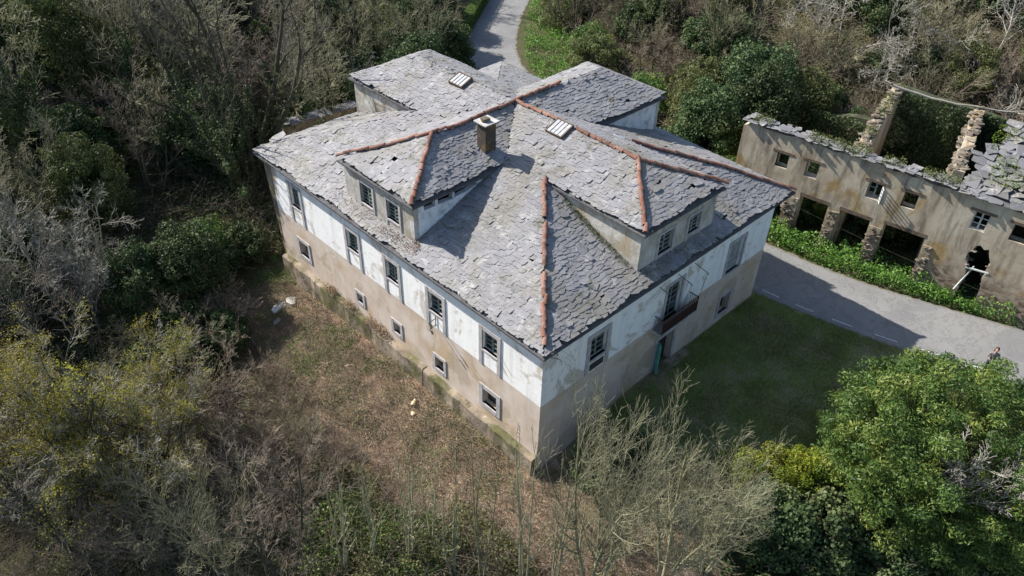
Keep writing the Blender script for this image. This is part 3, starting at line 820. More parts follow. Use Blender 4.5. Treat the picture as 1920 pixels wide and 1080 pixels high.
d_ = dormer((0, .45, 0), X_, Z_, -Y_, [(5.92, 7.15), (11.2, 7.15), (11.2, 9.45), (5.92, 9.45)], [rect(7.2, 8.16, 7.62, 8.63), rect(9.26, 10.1, 7.75, 8.62)])
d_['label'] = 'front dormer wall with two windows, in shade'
for i, (a, b, c, d) in enumerate([(7.2, 8.16, 7.62, 8.63), (9.26, 10.1, 7.75, 8.62)]): window(((0, .45, 0), X_, Z_, -Y_), a, b, c, d, 2, 4, .13, 7.35, 'frame_grey', True, .2, .1, seed=70 + i)
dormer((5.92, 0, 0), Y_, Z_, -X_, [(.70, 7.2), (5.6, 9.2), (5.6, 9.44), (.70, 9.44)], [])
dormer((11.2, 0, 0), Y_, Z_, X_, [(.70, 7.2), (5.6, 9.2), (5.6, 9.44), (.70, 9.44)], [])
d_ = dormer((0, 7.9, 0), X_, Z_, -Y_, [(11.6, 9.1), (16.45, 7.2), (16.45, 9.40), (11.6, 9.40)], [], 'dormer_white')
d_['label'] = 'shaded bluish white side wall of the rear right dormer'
dormer((16.7, 0, 0), Y_, Z_, X_, [(7.9, 7.15), (13.1, 7.15), (13.1, 9.4), (7.9, 9.4)], [rect(9, 10, 7.8, 8.8), rect(11, 12, 7.8, 8.8)])
dormer((0, 13.1, 0), X_, Z_, Y_, [(11.6, 9.1), (16.45, 7.2), (16.45, 9.40), (11.6, 9.40)], [])
d_ = dormer((5.92, 0, 0), Y_, Z_, -X_, [(15.0, 9.1), (20.05, 7.2), (20.05, 9.44), (15.0, 9.44)], [])
d_['label'] = 'stained side wall of the rear left dormer'
dormer((11.2, 0, 0), Y_, Z_, X_, [(15.0, 9.1), (20.05, 7.2), (20.05, 9.44), (15.0, 9.44)], [])
dormer((0, 20.3, 0), X_, Z_, Y_, [(5.92, 7.1), (11.2, 7.1), (11.2, 9.44), (5.92, 9.44)], [rect(7, 8, 7.7, 8.7), rect(9.2, 10.2, 7.7, 8.7)])
# chimney
m = MB(); zb = P_LS(5.2, 9.0) - .35
m.bx(5.0, 5.62, 8.72, 9.28, zb, zb + 1.75)
chim = m.build('chimney', MAT['chimney'], house)
m = MB(); m.bx(4.88, 5.74, 8.60, 9.40, zb + 1.752, zb + 1.80); m.build('chimney_cap', MAT['concrete'], chim)
o = link('cap_stone', rock_mesh(rr, .24, .18, .1), MAT['stone'], chim); o.location = (5.25, 9.0, zb + 1.9)
m = MB(); m.bx(4.9, 5.72, 8.5, 8.71, zb + .18, zb + .27); m.build('chimney_foot', MAT['slate'], chim)
# skylights
def skylight(x0, x1, y0, y1, fz, up=.30):
    s = math.atan(SL); o = Vector((x0, y0, fz(x0, y0) + up)); u = Vector((math.cos(s), 0, math.sin(s))); v = Y_; n = u.cross(v)
    if n.z < 0: n = -n
    L = (x1 - x0) / math.cos(s); W = y1 - y0
    m = MB(); m.box(o, u, v, n, -.05, L + .05, -.05, 0, -.35, .04); m.box(o, u, v, n, -.05, L + .05, W, W + .05, -.35, .04); m.box(o, u, v, n, L, L + .06, 0, W, -.35, .06); m.box(o, u, v, n, -.05, 0, 0, W, -.35, .03)
    f = m.build('skylight', MAT['wood'], house)
    for i in range(4):
        p = MB(); p.box(o, u, v, n, .005, L - .005, W * i / 4 + .028, W * (i + 1) / 4 - .028, 0, .02); p.build('pane', MAT['skylight'], f)
skylight(7.75, 8.48, 6.75, 7.65, P_SW); skylight(7.85, 8.5, 13.65, 14.55, P_SW)

# ------------------------------------------------------------------ roofless ruin across the road
ruin = empty('ruined_building', (22.64, 2.88, .8))
tag(ruin, 'roofless ochre plastered ruin with large dark openings across the road', 'ruin')
D3 = Vector((.12424, -.99225, 0)); N3 = Vector((-.99225, -.12424, 0))
O3 = Vector((0, 0, -.8)); RFm = (O3, D3, Z_, N3)      # local to the ruin empty; b stays world z
rr = random.Random(21)
MAT['ivy_wall'] = simple('overgrown_wall', (.05, .055, .03), .95, .5, 2, .6)
WN = [(-.62, .12, 4.93, 5.80), (1.12, 1.85, 4.93, 5.87), (4.58, 5.35, 4.95, 5.90), (6.39, 7.1, 5.12, 6.0), (9.77, 10.5, 5.22, 6.2), (11.57, 12.4, 5.3, 6.2), (14.0, 14.8, 5.3, 6.2)]
OP = [(-.9, .42, .3, 3.55), (1.3, 2.92, .3, 3.70), (3.6, 5.27, .3, 3.70), (6.0, 8.13, .3, 3.83)]
hole = [(10.5, .3), (11.5, .3), (11.48, 1.6), (11.42, 2.3), (11.30, 2.75), (11.42, 3.1), (11.30, 3.4), (11.38, 3.7), (11.18, 4.05), (11.05, 4.44), (10.85, 4.33), (10.62, 4.5), (10.42, 4.38), (10.38, 4.05), (10.22, 3.85), (10.25, 3.5), (10.40, 3.3), (10.38, 3.05), (10.52, 2.8), (10.55, 2.1)]
top = [(-2.9, 6.75)]
outer = [(-2.9, -.5)]
def ragged(op, r, j=.05):
    a0, a1, b0, b1 = op
    return [(a0, b0), (a1, b0), (a1 + r.uniform(-j, j), (b0 + b1) / 2), (a1, b1), ((a0 + a1) / 2, b1 + r.uniform(-j, j)), (a0, b1), (a0 + r.uniform(-j, j), (b0 + b1) / 2)]
tp = []
s = 24.0
while s > -2.9: tp.append((s, 6.95 + rr.uniform(-.14, .07))); s -= .45
outer = [(-2.9, -.5), (24.0, -.5)] + tp + [(-2.9, 6.7)]
m = MB(); wall_mb(m, *RFm, outer, [ragged(w, rr, .03) for w in WN] + [ragged(o, rr) for o in OP] + [hole], .6)
m.build('wall', MAT['ruin'], ruin)['label'] = 'street wall with six windows and cart openings'
# end wall, back wall and two cross walls
def wl3(s0, s1, c0, c1, tops, name='wall', mat='ruin'):
    """wall running back from (s0,c0) to (s1,c1); tops = z at start/end"""
    m = MB(); n = 10; a = []
    for i in range(n + 1):
        f = i / n; ss = s0 + (s1 - s0) * f; cc = c0 + (c1 - c0) * f
        zt = tops[0] + (tops[1] - tops[0]) * f + rr.uniform(-.12, .12)
        d = Vector((s1 - s0, c1 - c0)).normalized(); p = Vector((-d.y, d.x)) * .27
        for sg in (-1, 1):
            q = D3 * (ss + p.x * sg) - N3 * (cc + p.y * sg)
            a += [q + Vector((0, 0, -1.0)), q + Vector((0, 0, zt - .8))]
    fs = []
    for i in range(n):
        b = i * 4
        fs += [(b, b + 1, b + 5, b + 4), (b + 2, b + 6, b + 7, b + 3), (b + 1, b + 3, b + 7, b + 5)]
    fs += [(0, 2, 3, 1), (n * 4, n * 4 + 1, n * 4 + 3, n * 4 + 2)]
    m.add(a, fs); return m.build(name, MAT[mat], ruin)
wl3(-2.63, -2.9, .6, 8.5, (6.8, 3.2)); wl3(-2.9, 2.6, 8.6, 8.6, (4.6, 5.6), 'wall', 'ivy_wall'); wl3(2.85, 24, 8.5, 8.5, (7.9, 7.4), 'wall', 'ivy_wall')
cw1 = wl3(3.45, 2.85, .62, 7.9, (7.1, 8.2), 'cross_wall', 'ruin'); cw2 = wl3(8.25, 7.3, 1.2, 8.2, (7.3, 8.1), 'cross_wall', 'ruin')
# rubble stones capping the cross walls and facing the piers
def stones_on(parent, pts, r, sc=(.10, .19)):
    for p in pts:
        me = STN[r.randrange(len(STN))]
        o = bpy.data.objects.new('stone', me); C.objects.link(o); o.parent = parent; o.location = p
        k = r.uniform(*sc); o.scale = (k, k * r.uniform(.8, 1.3), k * r.uniform(.22, .45)); o.rotation_euler = (r.gauss(0, .12), r.gauss(0, .12), r.random() * 6.3)
STN = []
for i in range(8):
    me = rock_mesh(rr, 1, 1, 1); me.materials.append(MAT['stone']); STN.append(me)
for cw, s0, s1, c0, c1, z0, z1 in ((cw1, 3.45, 2.85, .62, 7.9, 7.1, 8.2), (cw2, 8.25, 7.3, 1.2, 8.2, 7.3, 8.1)):
    pts = []
    for i in range(80):
        f = rr.random(); q = D3 * (s0 + (s1 - s0) * f + rr.uniform(-.25, .25)) - N3 * (c0 + (c1 - c0) * f); q.z = z0 + (z1 - z0) * f - .8 + rr.uniform(-.05, .1); pts.append(q)
    for i in range(60):   # broken front/top end face
        f = rr.random(); q = D3 * (s0 - .3 + (s1 - s0) * f) - N3 * (c0 + (c1 - c0) * f); q.z = z0 + (z1 - z0) * f - .8 - rr.uniform(0, 1.6); pts.append(q)
    stones_on(cw, pts, rr, (.10, .26))
for (a, b) in ((.42, 1.3), (2.92, 3.6), (5.27, 6.0), (8.13, 8.7)):
    m = MB(); m.box(O3, D3, Z_, N3, a + .06, b - .06, -.3, 3.45, -.5, .05); pier = m.build('pier', MAT['ruin'], ruin)
    pts = []
    for i in range(44):
        q = O3 + D3 * rr.uniform(a + .08, b - .08) + N3 * -.04; q.z += rr.uniform(.9, 3.5); pts.append(q)
    stones_on(pier, pts, rr, (.10, .2))
# broken edge stones round the wall hole
pts = []
for i, (a, b) in enumerate(hole[2:]):
    for k in range(2): q = O3 + D3 * (a + rr.uniform(-.06, .06)) + N3 * rr.uniform(-.4, .0); q.z += b + rr.uniform(-.1, .1); pts.append(q)
stones_on(ruin, pts, rr, (.08, .15))
# windows, lintels
def rwin(a0, a1, b0, b1, bars, mat, shut=None):
    m = MB(); w = .055; c0, c1 = -.16, -.10
    for q in ((a0, a0 + w, b0, b1), (a1 - w, a1, b0, b1), (a0 + w, a1 - w, b0, b0 + w), (a0 + w, a1 - w, b1 - w, b1)): m.box(*RFm, *q, c0, c1)
    if bars:
        mid = (a0 + a1) / 2; m.box(*RFm, mid - .04, mid + .04, b0 + w, b1 - w, c0 + .005, c1 + .005)
        for j in (1, 2):
            bb = b0 + (b1 - b0) * j / 3
            m.box(*RFm, a0 + w, mid - .04, bb - .018, bb + .018, c0 + .01, c1 - .002)
            if bars > 1: m.box(*RFm, mid + .04, a1 - w, bb - .018, bb + .018, c0 + .01, c1 - .002)
    o = m.build('window', MAT[mat], ruin)
    l = MB(); l.box(*RFm, a0 - .25, a1 + .25, b1 + .02, b1 + .16, -.3, .025); l.build('lintel', MAT['wood'], o)
    return o
rwin(*WN[0], 0, 'wood_dark'); rwin(*WN[1], 0, 'frame_grey'); w3 = rwin(*WN[2], 1, 'frame_grey'); rwin(*WN[3], 0, 'wood_dark'); rwin(*WN[4], 2, 'frame_pale'); rwin(*WN[5], 0, 'wood_dark'); rwin(*WN[6], 2, 'frame_grey')
# swung-out white casement
m = MB(); hd = (N3 * .92 + D3 * .4).normalized(); oo = O3 + D3 * 5.32 + N3 * .0
for q in ((0, .05, 4.98, 5.85), (.36, .41, 4.98, 5.85)): m.box(oo, hd, Z_, hd.cross(Z_), *q, 0, .04)
for j in range(5): b = 4.98 + j * .205; m.box(oo, hd, Z_, hd.cross(Z_), .05, .36, b, b + .045, 0, .04)
m.build('casement', MAT['white_metal'], w3)['label'] = 'white casement swung open'
for op in OP[1:]:
    m = MB(); m.box(*RFm, op[0] - .05, op[1] + .05, op[3] - .02, op[3] + .2, -.5, .012); m.build('lintel', MAT['wood'], ruin)
m = MB(); m.bar(O3 + D3 * 10.35 + N3 * .1 + Vector((0, 0, 1.6)), O3 + D3 * 10.75 - N3 * .1 + Vector((0, 0, 3.2)), .06, .04); m.bar(O3 + D3 * 10.4 + Vector((0, 0, 3.05)), O3 + D3 * 11.5 + Vector((0, 0, 3.15)), .05); m.build('broken_door_frame', MAT['frame_pale'], ruin)
# sagging cable along the front
m = MB(); pts = []
for i in range(17):
    f = i / 16; q = O3 + D3 * (-1 + 22 * f) + N3 * .3; q.z += 3.35 - 1.1 * f - .5 * math.sin(PI * f); pts.append(q)
for i in range(16): m.bar(pts[i], pts[i + 1], .007)
m.build('cable', MAT['bark_dark'], ruin)
# slates on the wall head, and the collapsed roof at the right end
hd = MB()
rs = random.Random(77)
eav = MB(); eav.box(O3, D3, Z_, N3, -2.9, 9.5, 7.02, 7.05, -.6, .08); eave = eav.build('wall_head', MAT['underlay'], ruin)
def loose(parent, s, c, z, w, l, r, slope=.0, name='slate', mess=1.0):
    m = MB(); th = r.uniform(.012, .03)
    out = slate_outline(r, w, l); t = min(1, max(0, r.gauss(.5, .22)))
    add_slate(m, [Vector((a, b, th)) for a, b in out], [Vector((a, b, 0)) for a, b in out], t)
    me = bpy.data.meshes.new(name); me.from_pydata(m.v, [], m.f); me.update()
    at = me.attributes.new('tint', 'FLOAT', 'POINT'); at.data.foreach_set('value', m.t)
    o = link(name, me, MAT['slate_ruin'], parent); q = D3 * s - N3 * c; o.location = (q.x, q.y, z - .8)
    # local x along D3, y = uphill (-N3)
    B = Matrix((D3, -N3, Z_)).transposed()
    o.rotation_euler = (B @ Matrix.Rotation(r.gauss(0, .22 * mess), 3, 'Z') @ Matrix.Rotation(math.atan(slope) + r.gauss(-.03, .05 * mess), 3, 'X') @ Matrix.Rotation(r.gauss(0, .06 * mess), 3, 'Y')).to_euler()
for row, (c, z) in enumerate(((-.17, 7.06), (.02, 7.09), (.2, 7.13), (.38, 7.16))):
    s = -2.95
    while s < 9.3:
        w = rs.uniform(.18, .55)
        if rs.random() > (.08, .1, .2, .5)[row]: loose(eave, s + w / 2, c + rs.uniform(-.12, .12), z + rs.uniform(0, .07), w * 1.1, rs.uniform(.24, .46), rs, .14 + rs.gauss(0, .12))
        s += w * .92
m = MB(); n = 12
def ruin_z(s, c): return 7.05 + .30 * c + .12 * (float(vnoise(s * .8, c * .8, 3)) - .5)
vs = []; fs = []
for i in range(23):
    for j in range(8): 
        s = 8.6 + i * .7 + (7 - j) * 0 + (.45 * j if i == 0 else 0) * .35; c = -.1 + j * .85
        q = D3 * s - N3 * c; vs.append((q.x, q.y, ruin_z(s, c) - .8 - .06))
for i in range(22):
    for j in range(7): fs.append((i * 8 + j, (i + 1) * 8 + j, (i + 1) * 8 + j + 1, i * 8 + j + 1))
m.add(vs, fs); broof = m.build('roof_remnant', MAT['underlay'], ruin); broof['label'] = 'collapsing slate roof remnant with moss'
k = 0
for j in range(13):
    c = -.28 + j * .46; s = 8.3 + rs.uniform(0, .5) + (.0 if j < 7 else .5)
    while s < 17.5 and k < 285:
        w = rs.uniform(.3, .8)
        if rs.random() > .05: loose(broof, s + w / 2, c, ruin_z(s, c) + .03 + rs.uniform(0, .09), w * 1.15, rs.uniform(.45, .9), rs, .30 - .1, 'slate', 2.2); k += 1
        s += w * .9

# ------------------------------------------------------------------ vegetation
def tubes(segs, k):
    """segs: array (n,8) p0 p1 r0 r1 -> verts, quads"""
    S = np.asarray(segs, dtype=float)
    p0, p1, r0, r1 = S[:, :3], S[:, 3:6], S[:, 6], S[:, 7]
    d = p1 - p0; d /= np.maximum(np.linalg.norm(d, axis=1, keepdims=True), 1e-9)
    ref = np.where(np.abs(d[:, 2:3]) > .9, np.array([[1., 0, 0]]), np.array([[0, 0, 1.]]))
    a = np.cross(d, ref); a /= np.linalg.norm(a, axis=1, keepdims=True); b = np.cross(d, a)
    n = len(S); V = np.zeros((n, 2, k, 3))
    for i in range(k):
        t = 2 * PI * i / k; o = a * math.cos(t) + b * math.sin(t)
        V[:, 0, i] = p0 + o * r0[:, None]; V[:, 1, i] = p1 + o * r1[:, None]
    base = (np.arange(n) * 2 * k)[:, None]
    F = np.stack([np.concatenate([base + i, base + (i + 1) % k, base + k + (i + 1) % k, base + k + i], 1) for i in range(k)], 1).reshape(-1, 4)
    return V.reshape(-1, 3), F

class Grow:
    def __init__(s, seed): s.r = random.Random(seed); s.seg = {0: [], 1: [], 2: [], 3: []}; s.tips = []
    def branch(s, p, d, L, r, lv, sp):
        rr = s.r; n = sp['n'][lv]; step = L / n; pts = [p]; d = d.normalized(); rad = r
        taper = sp.get('taper', .78)
        for i in range(n):
            w = sp['wig'][lv]
            d = (d + Vector((rr.gauss(0, w), rr.gauss(0, w), rr.gauss(0, w) + sp['up'][lv]))).normalized()
            q = p + d * step; r1 = max(.35 * r, r * (1 - .75 * (i + 1) / n)) if lv < 3 else r * (1 - .7 * (i + 1) / n)
            s.seg[lv].append((*p, *q, rad, max(r1, sp['rmin'])))
            p = q; rad = max(r1, sp['rmin'])
            if lv < sp['lv']:
                f = (i + 1) / n
                if f > sp['bare'][lv]:
                    for _ in range(sp['kids'][lv] if isinstance(sp['kids'][lv], int) else rr.choice(sp['kids'][lv])):
                        ang = rr.uniform(*sp['ang'][lv]); az = rr.random() * 2 * PI
                        a = d.cross(Vector((0, 0, 1)))
                        if a.length < .05: a = Vector((1, 0, 0))
                        a.normalize(); b = d.cross(a)
                        side = a * math.cos(az) + b * math.sin(az)
                        cd = d * math.cos(ang) + side * math.sin(ang)
                        if cd.z < -.25: cd.z *= .3
                        s.branch(p - d * step * rr.random(), cd, L * rr.uniform(*sp['len'][lv]) * (1 - .45 * f), max(rad * .62, sp['rmin']), lv + 1, sp)
        s.tips.append((p, lv))

def tree_meshes(name, seed, sp):
    G = Grow(seed); rr = G.r
    for i in range(sp['stems']):
        az = 2 * PI * (i + rr.random() * .6) / sp['stems']; lean = rr.uniform(*sp['lean'])
        d = Vector((math.cos(az) * math.sin(lean), math.sin(az) * math.sin(lean), math.cos(lean)))
        G.branch(Vector((math.cos(az) * sp['r0'] * .8 * (sp['stems'] > 1), math.sin(az) * sp['r0'] * .8 * (sp['stems'] > 1), -.3)), d, sp['H'] * rr.uniform(.8, 1.05), sp['r0'] * rr.uniform(.7, 1), 0, sp)
    V, F = tubes(G.seg[0] + G.seg[1], 6); trunk = np_mesh('trunk', V, F, True)
    V, F = tubes(G.seg[2] + G.seg[3], 3); crown = np_mesh('crown', V, F, True)
    return trunk, crown, G

def leaf_quads(P, size, rng_, up=.3, aspect=.5, N=None, droop=0.0):
    """diamond-shaped leaves at points P (n,3); N preferred normals"""
    n = len(P)
    nd = rng_.normal(size=(n, 3)) * .75
    if N is not None: nd += N * 1.0
    nd[:, 2] += up
    nd /= np.linalg.norm(nd, axis=1, keepdims=True)
    t = rng_.normal(size=(n, 3)); t[:, 2] -= droop
    t -= nd * np.sum(t * nd, 1, keepdims=True); t /= np.linalg.norm(t, axis=1, keepdims=True)
    b = np.cross(nd, t)
    sz = (size * rng_.uniform(.6, 1.3, n))[:, None]
    V = np.stack([P - t * sz * .5, P + b * sz * aspect * .5 + nd * sz * .06, P + t * sz * .5, P - b * sz * aspect * .5 + nd * sz * .06], 1).reshape(-1, 3)
    F = np.arange(n * 4).reshape(n, 4)
    return V, F

def leaf_mesh(name, P, size, seed, mat, tint=None, up=.3, aspect=.5, N=None, droop=0.0):
    rg = np.random.default_rng(seed)
    V, F = leaf_quads(P, size, rg, up, aspect, N, droop)
    if tint is None: tint = np.clip(rg.normal(.5, .22, len(P)), 0, 1)
    me = np_mesh(name, V, F, False, np.repeat(tint, 4)); me.materials.append(MAT[mat])
    return me

def blob_points(rg, centers, radii, per, flat=1.0, shell=.55):
    """leaf points through the outer shell of many clumps"""
    P = []; N = []; T = []
    for c, r, n in zip(centers, radii, per):
        d = rg.normal(size=(n, 3)); d /= np.linalg.norm(d, axis=1, keepdims=True)
        k = (shell + (1 - shell) * rg.random(n) ** .5)[:, None]
        q = d * k * r; q[:, 2] *= flat
        P.append(c + q); N.append(d); T.append(np.clip(rg.normal(.5, .24) + rg.normal(0, .16, n), 0, 1))
    return np.concatenate(P), np.concatenate(N), np.concatenate(T)

def bush_mesh(name, seed, mat, R, H, nclump, per, leaf, clump=(.25, .5), aspect=.55, up=.3, droop=0., hole=None):
    rg = np.random.default_rng(seed)
    cs = []; rs_ = []
    lob = rg.uniform(.75, 1.2, 9); ph = rg.random() * 6
    while len(cs) < nclump:
        d = rg.normal(size=3); d /= np.linalg.norm(d)
        if d[2] < -.55: continue
        az = (math.atan2(d[1], d[0]) + PI) / (2 * PI) * 9 + ph; i = int(az) % 9; f = az % 1
        l = lob[i] * (1 - f) + lob[(i + 1) % 9] * f
        k = rg.uniform(.45, 1.0) ** .45
        c = np.array([d[0] * R * l * k, d[1] * R * l * k, H * .48 + d[2] * H * .5 * k * (.85 + .3 * rg.random())])
        if c[2] < .1: continue
        if hole is not None and np.linalg.norm(c - hole[0]) < hole[1]: continue
        cs.append(c); rs_.append(rg.uniform(*clump))
    P, N, T = blob_points(rg, cs, rs_, [per] * nclump, .8)
    return leaf_mesh(name, P, leaf, seed + 1, mat, T, up, aspect, N, droop), G_stem(rg, cs, R, H)

def G_stem(rg, cs, R, H):
    segs = []
    idx = rg.choice(len(cs), min(26, len(cs)), replace=False)
    for i in idx:
        c = cs[i]; a = np.array([rg.normal(0, .08 * R), rg.normal(0, .08 * R), -.2]); mid = a * .4 + c * .5 + np.array([0, 0, .12 * H])
        r = .012 * H
        segs.append((*a, *mid, r, r * .6)); segs.append((*mid, *c, r * .6, r * .2))
    V, F = tubes(segs, 5)
    return np_mesh('trunk', V, F, True)

# ---- prototypes (mesh data shared by the copies)
SPEC_BIG = dict(stems=5, H=11, r0=.20, lean=(.12, .55), n=[9, 7, 5, 3], wig=[.07, .12, .16, .2], up=[.05, .06, .05, .03], lv=3, bare=[.28, .15, .1, 0], kids=[(1, 2), (1, 2), (1, 2), 0], ang=[(.4, .85), (.4, .9), (.4, 1.0), (.4, 1)], len=[(.38, .6), (.35, .55), (.35, .6), (.4, .6)], rmin=.008)
SPEC_MID = dict(SPEC_BIG, stems=3, H=8, r0=.12, n=[8, 7, 5, 3], lean=(.1, .45), len=[(.42, .62), (.38, .6), (.35, .6), (.4, .6)], kids=[(1, 2, 2), (1, 2), (1, 2), 0])
SPEC_UP = dict(SPEC_BIG, stems=4, H=8.6, r0=.085, n=[11, 8, 5, 3], lean=(.06, .34), wig=[.045, .07, .1, .14], up=[.05, .11, .14, .1], bare=[.33, .1, .1, 0], kids=[(1, 2), (1, 1, 2), (0, 1, 1), 0], ang=[(.35, .75), (.4, .85), (.45, 1.0), (.4, .9)], len=[(.36, .52), (.42, .64), (.5, .85), (.4, .6)], rmin=.0048)
SPEC_SAP = dict(SPEC_BIG, stems=3, H=7.5, r0=.058, n=[12, 6, 4, 3], lean=(.03, .16), wig=[.03, .07, .1, .14], up=[.05, .07, .06, .06], bare=[.3, .1, .1, 0], kids=[(0, 1, 1), (0, 1), (0, 1), 0], ang=[(.25, .55), (.3, .6), (.3, .7), (.3, .7)], len=[(.22, .38), (.3, .5), (.4, .65), (.4, .6)], rmin=.007)
SPEC_SHRUB = dict(SPEC_BIG, stems=11, H=3.6, r0=.035, n=[7, 5, 4, 3], lean=(.15, .95), wig=[.08, .12, .18, .2], up=[.04, .03, .03, .03], bare=[.15, .1, .1, 0], kids=[(1, 2), (1, 2), (0, 1, 1), 0], ang=[(.35, .8), (.4, .9), (.4, 1.0), (.4, 1)], len=[(.4, .6), (.4, .6), (.4, .6), (.4, .6)], rmin=.0065)
SPEC_OAK = dict(SPEC_BIG, stems=3, H=7.5, r0=.085, n=[9, 8, 6, 4], lean=(.15, .5), wig=[.16, .24, .3, .3], up=[.03, .02, .02, .0], kids=[(1, 1, 2), (1, 2), (0, 1, 1), 0], rmin=.011)

PROTO = {}
def proto_tree(key, seed, sp, bark, twig, ivy=0, catkin=0):
    tr, cr, G = tree_meshes(key, seed, sp)
    tr.materials.append(MAT[bark]); cr.materials.append(MAT[twig])
    parts = [('trunk', tr), ('crown', cr)]
    rg = np.random.default_rng(seed)
    if ivy:
        S = np.array([s for s in G.seg[0] + G.seg[1] if s[2] < sp['H'] * .62 and s[6] > .03]); 
        i = rg.integers(0, len(S), ivy); f = rg.random(ivy)[:, None]
        P = S[i, :3] * (1 - f) + S[i, 3:6] * f
        d = rg.normal(size=(ivy, 3)); d /= np.linalg.norm(d, axis=1, keepdims=True)
        P = P + d * (S[i, 6][:, None] + rg.random((ivy, 1)) ** 1.5 * .34)
        parts.append(('ivy', leaf_mesh('ivy', P, .11, seed, 'leaf_ivy', None, .3, .8, d)))
    if catkin:
        tp = np.array([tuple(p) for p, lv in G.tips if lv >= 2 and p.z > sp['H'] * .35])
        i = rg.integers(0, len(tp), catkin)
        # clusters on some tips only
        keep = vnoise(tp[:, 0] * .7, tp[:, 1] * .7 + tp[:, 2] * .5, seed) > .33
        tp = tp[keep] if keep.sum() > 10 else tp
        i = rg.integers(0, len(tp), catkin)
        P = tp[i] + rg.normal(0, .11, (catkin, 3))
        parts.append(('catkins', leaf_mesh('catkins', P, .08, seed, 'catkin', None, .3, .5)))
    PROTO[key] = parts
proto_tree('ivy_giant', 101, dict(SPEC_BIG, H=12.5, stems=8, r0=.30, lean=(.12, .72), kids=[(0, 1, 2), (1, 1), (0, 1), 0], rmin=.010), 'bark_dark', 'bark_dark', ivy=20000)
for i in range(3): proto_tree('mid%d' % i, 110 + i, dict(SPEC_MID, stems=2 + i), 'bark_dark', ['twig_olive', 'twig_brown', 'twig_olive'][i], ivy=[3500, 0, 6000][i])
for i in range(2): proto_tree('oak%d' % i, 120 + i, SPEC_OAK, 'bark_pale', 'bark_pale')
for i in range(2): proto_tree('pale%d' % i, 126 + i, dict(SPEC_MID, wig=[.1, .17, .22, .25]), 'bark_grey', 'bark_grey', ivy=2500 * i)
for i in range(2): proto_tree('upright%d' % i, 130 + i, dict(SPEC_UP, stems=4 + i), 'bark_lichen', 'bark_lichen')
for i in range(2): proto_tree('sapling%d' % i, 140 + i, SPEC_SAP, 'bark_lichen', 'bark_lichen')
for i in range(3): proto_tree('shrub%d' % i, 150 + i, SPEC_SHRUB, 'twig_brown', ['twig_brown', 'twig_olive', 'bark_lichen'][i])
for i in range(2): proto_tree('catkin%d' % i, 160 + i, dict(SPEC_MID, stems=5, H=7.2, lean=(.1, .6)), 'bark_dark', 'bark_grey', catkin=12000)

def proto_bush(key, seed, mat, R, H, nclump, per, leaf, **kw):
    lm, st = bush_mesh('crown', seed, mat, R, H, nclump, per, leaf, **kw)
    st.materials.append(MAT['bark_dark']); PROTO[key] = [('trunk', st), ('crown', lm)]
for i in range(3): proto_bush('ivy%d' % i, 200 + i, 'leaf_ivy', 1.7, 2.6, 70, 190, .13, clump=(.28, .55), aspect=.75)
for i in range(2): proto_bush('tallivy%d' % i, 210 + i, 'leaf_ivy', 2.1, 6.2, 130, 190, .14, clump=(.35, .75), aspect=.75)
for i in range(2): proto_bush('olive%d' % i, 220 + i, 'leaf_olive', 1.8, 3.0, 80, 150, .11, clump=(.25, .5), aspect=.5)
proto_bush('tallolive', 226, 'leaf_olive', 2.0, 5.6, 120, 170, .12, clump=(.3, .65), aspect=.6)
for i in range(2): proto_bush('bright%d' % i, 230 + i, 'leaf_bright', 1.2, 1.4, 50, 160, .12, clump=(.22, .4), aspect=.6)
for i in range(2): proto_bush('yellow%d' % i, 240 + i, 'leaf_yellow', .95, 1.9, 55, 150, .085, clump=(.18, .36), aspect=.5)
for i in range(2): proto_bush('laurelb%d' % i, 250 + i, 'leaf_laurel', 1.6, 2.8, 75, 170, .15, clump=(.3, .5), aspect=.35)

def plant(name, key, x, y, s, rz, label, cat, group=None, sz=None, z=None, tilt=0.0):
    o = empty(name, (x, y, (g(x, y) if z is None else z) - .02), rz)
    o.scale = (s, s, s if sz is None else sz)
    if tilt: o.rotation_euler = (tilt * math.cos(rz), tilt * math.sin(rz), rz)
    tag(o, label, cat, group)
    for nm, me in PROTO[key]:
        c = bpy.data.objects.new(nm, me); C.objects.link(c); c.parent = o
    return o

HOUSE_CLEAR = lambda x, y, m=0: -.8 - m < x < 18.3 + m and -1 - m < y < 21.6 + m
def ruin_in(x, y, m=0):
    q = Vector((x - 22.64, y - 2.88, 0)); s = q.dot(D3); c = -q.dot(N3)
    return -3.4 - m < s < 25 and -.9 - m < c < 9.2 + m
def scatter(poly, n, md, seed, keep=None, rdm=2.9):
    r = random.Random(seed); out = []; k = 0
    xs = [p[0] for p in poly]; ys = [p[1] for p in poly]
    while len(out) < n and k < n * 60:
        k += 1; p = (r.uniform(min(xs), max(xs)), r.uniform(min(ys), max(ys)))
        if not pip(p, poly) or HOUSE_CLEAR(*p) or ruin_in(*p): continue
        if float(road_dist(p[0], p[1])) < rdm: continue
        if any((p[0] - q[0]) ** 2 + (p[1] - q[1]) ** 2 < md * md for q in out): continue
        if keep and not keep(*p): continue
        out.append(p)
    return out
ORD = ['', 'second ', 'third ', 'fourth ', 'fifth ', 'sixth ', 'seventh ', 'eighth ', 'ninth ', 'tenth ', 'eleventh ', 'twelfth ', 'thirteenth ', 'fourteenth ', 'fifteenth ', 'sixteenth ', 'seventeenth ', 'eighteenth ', 'nineteenth ']
for tens, word in (('twentieth ', 'twenty'), ('thirtieth ', 'thirty'), ('fortieth ', 'forty')): ORD += [tens, word + '-first '] + [word + '-' + q for q in ORD[1:9]]
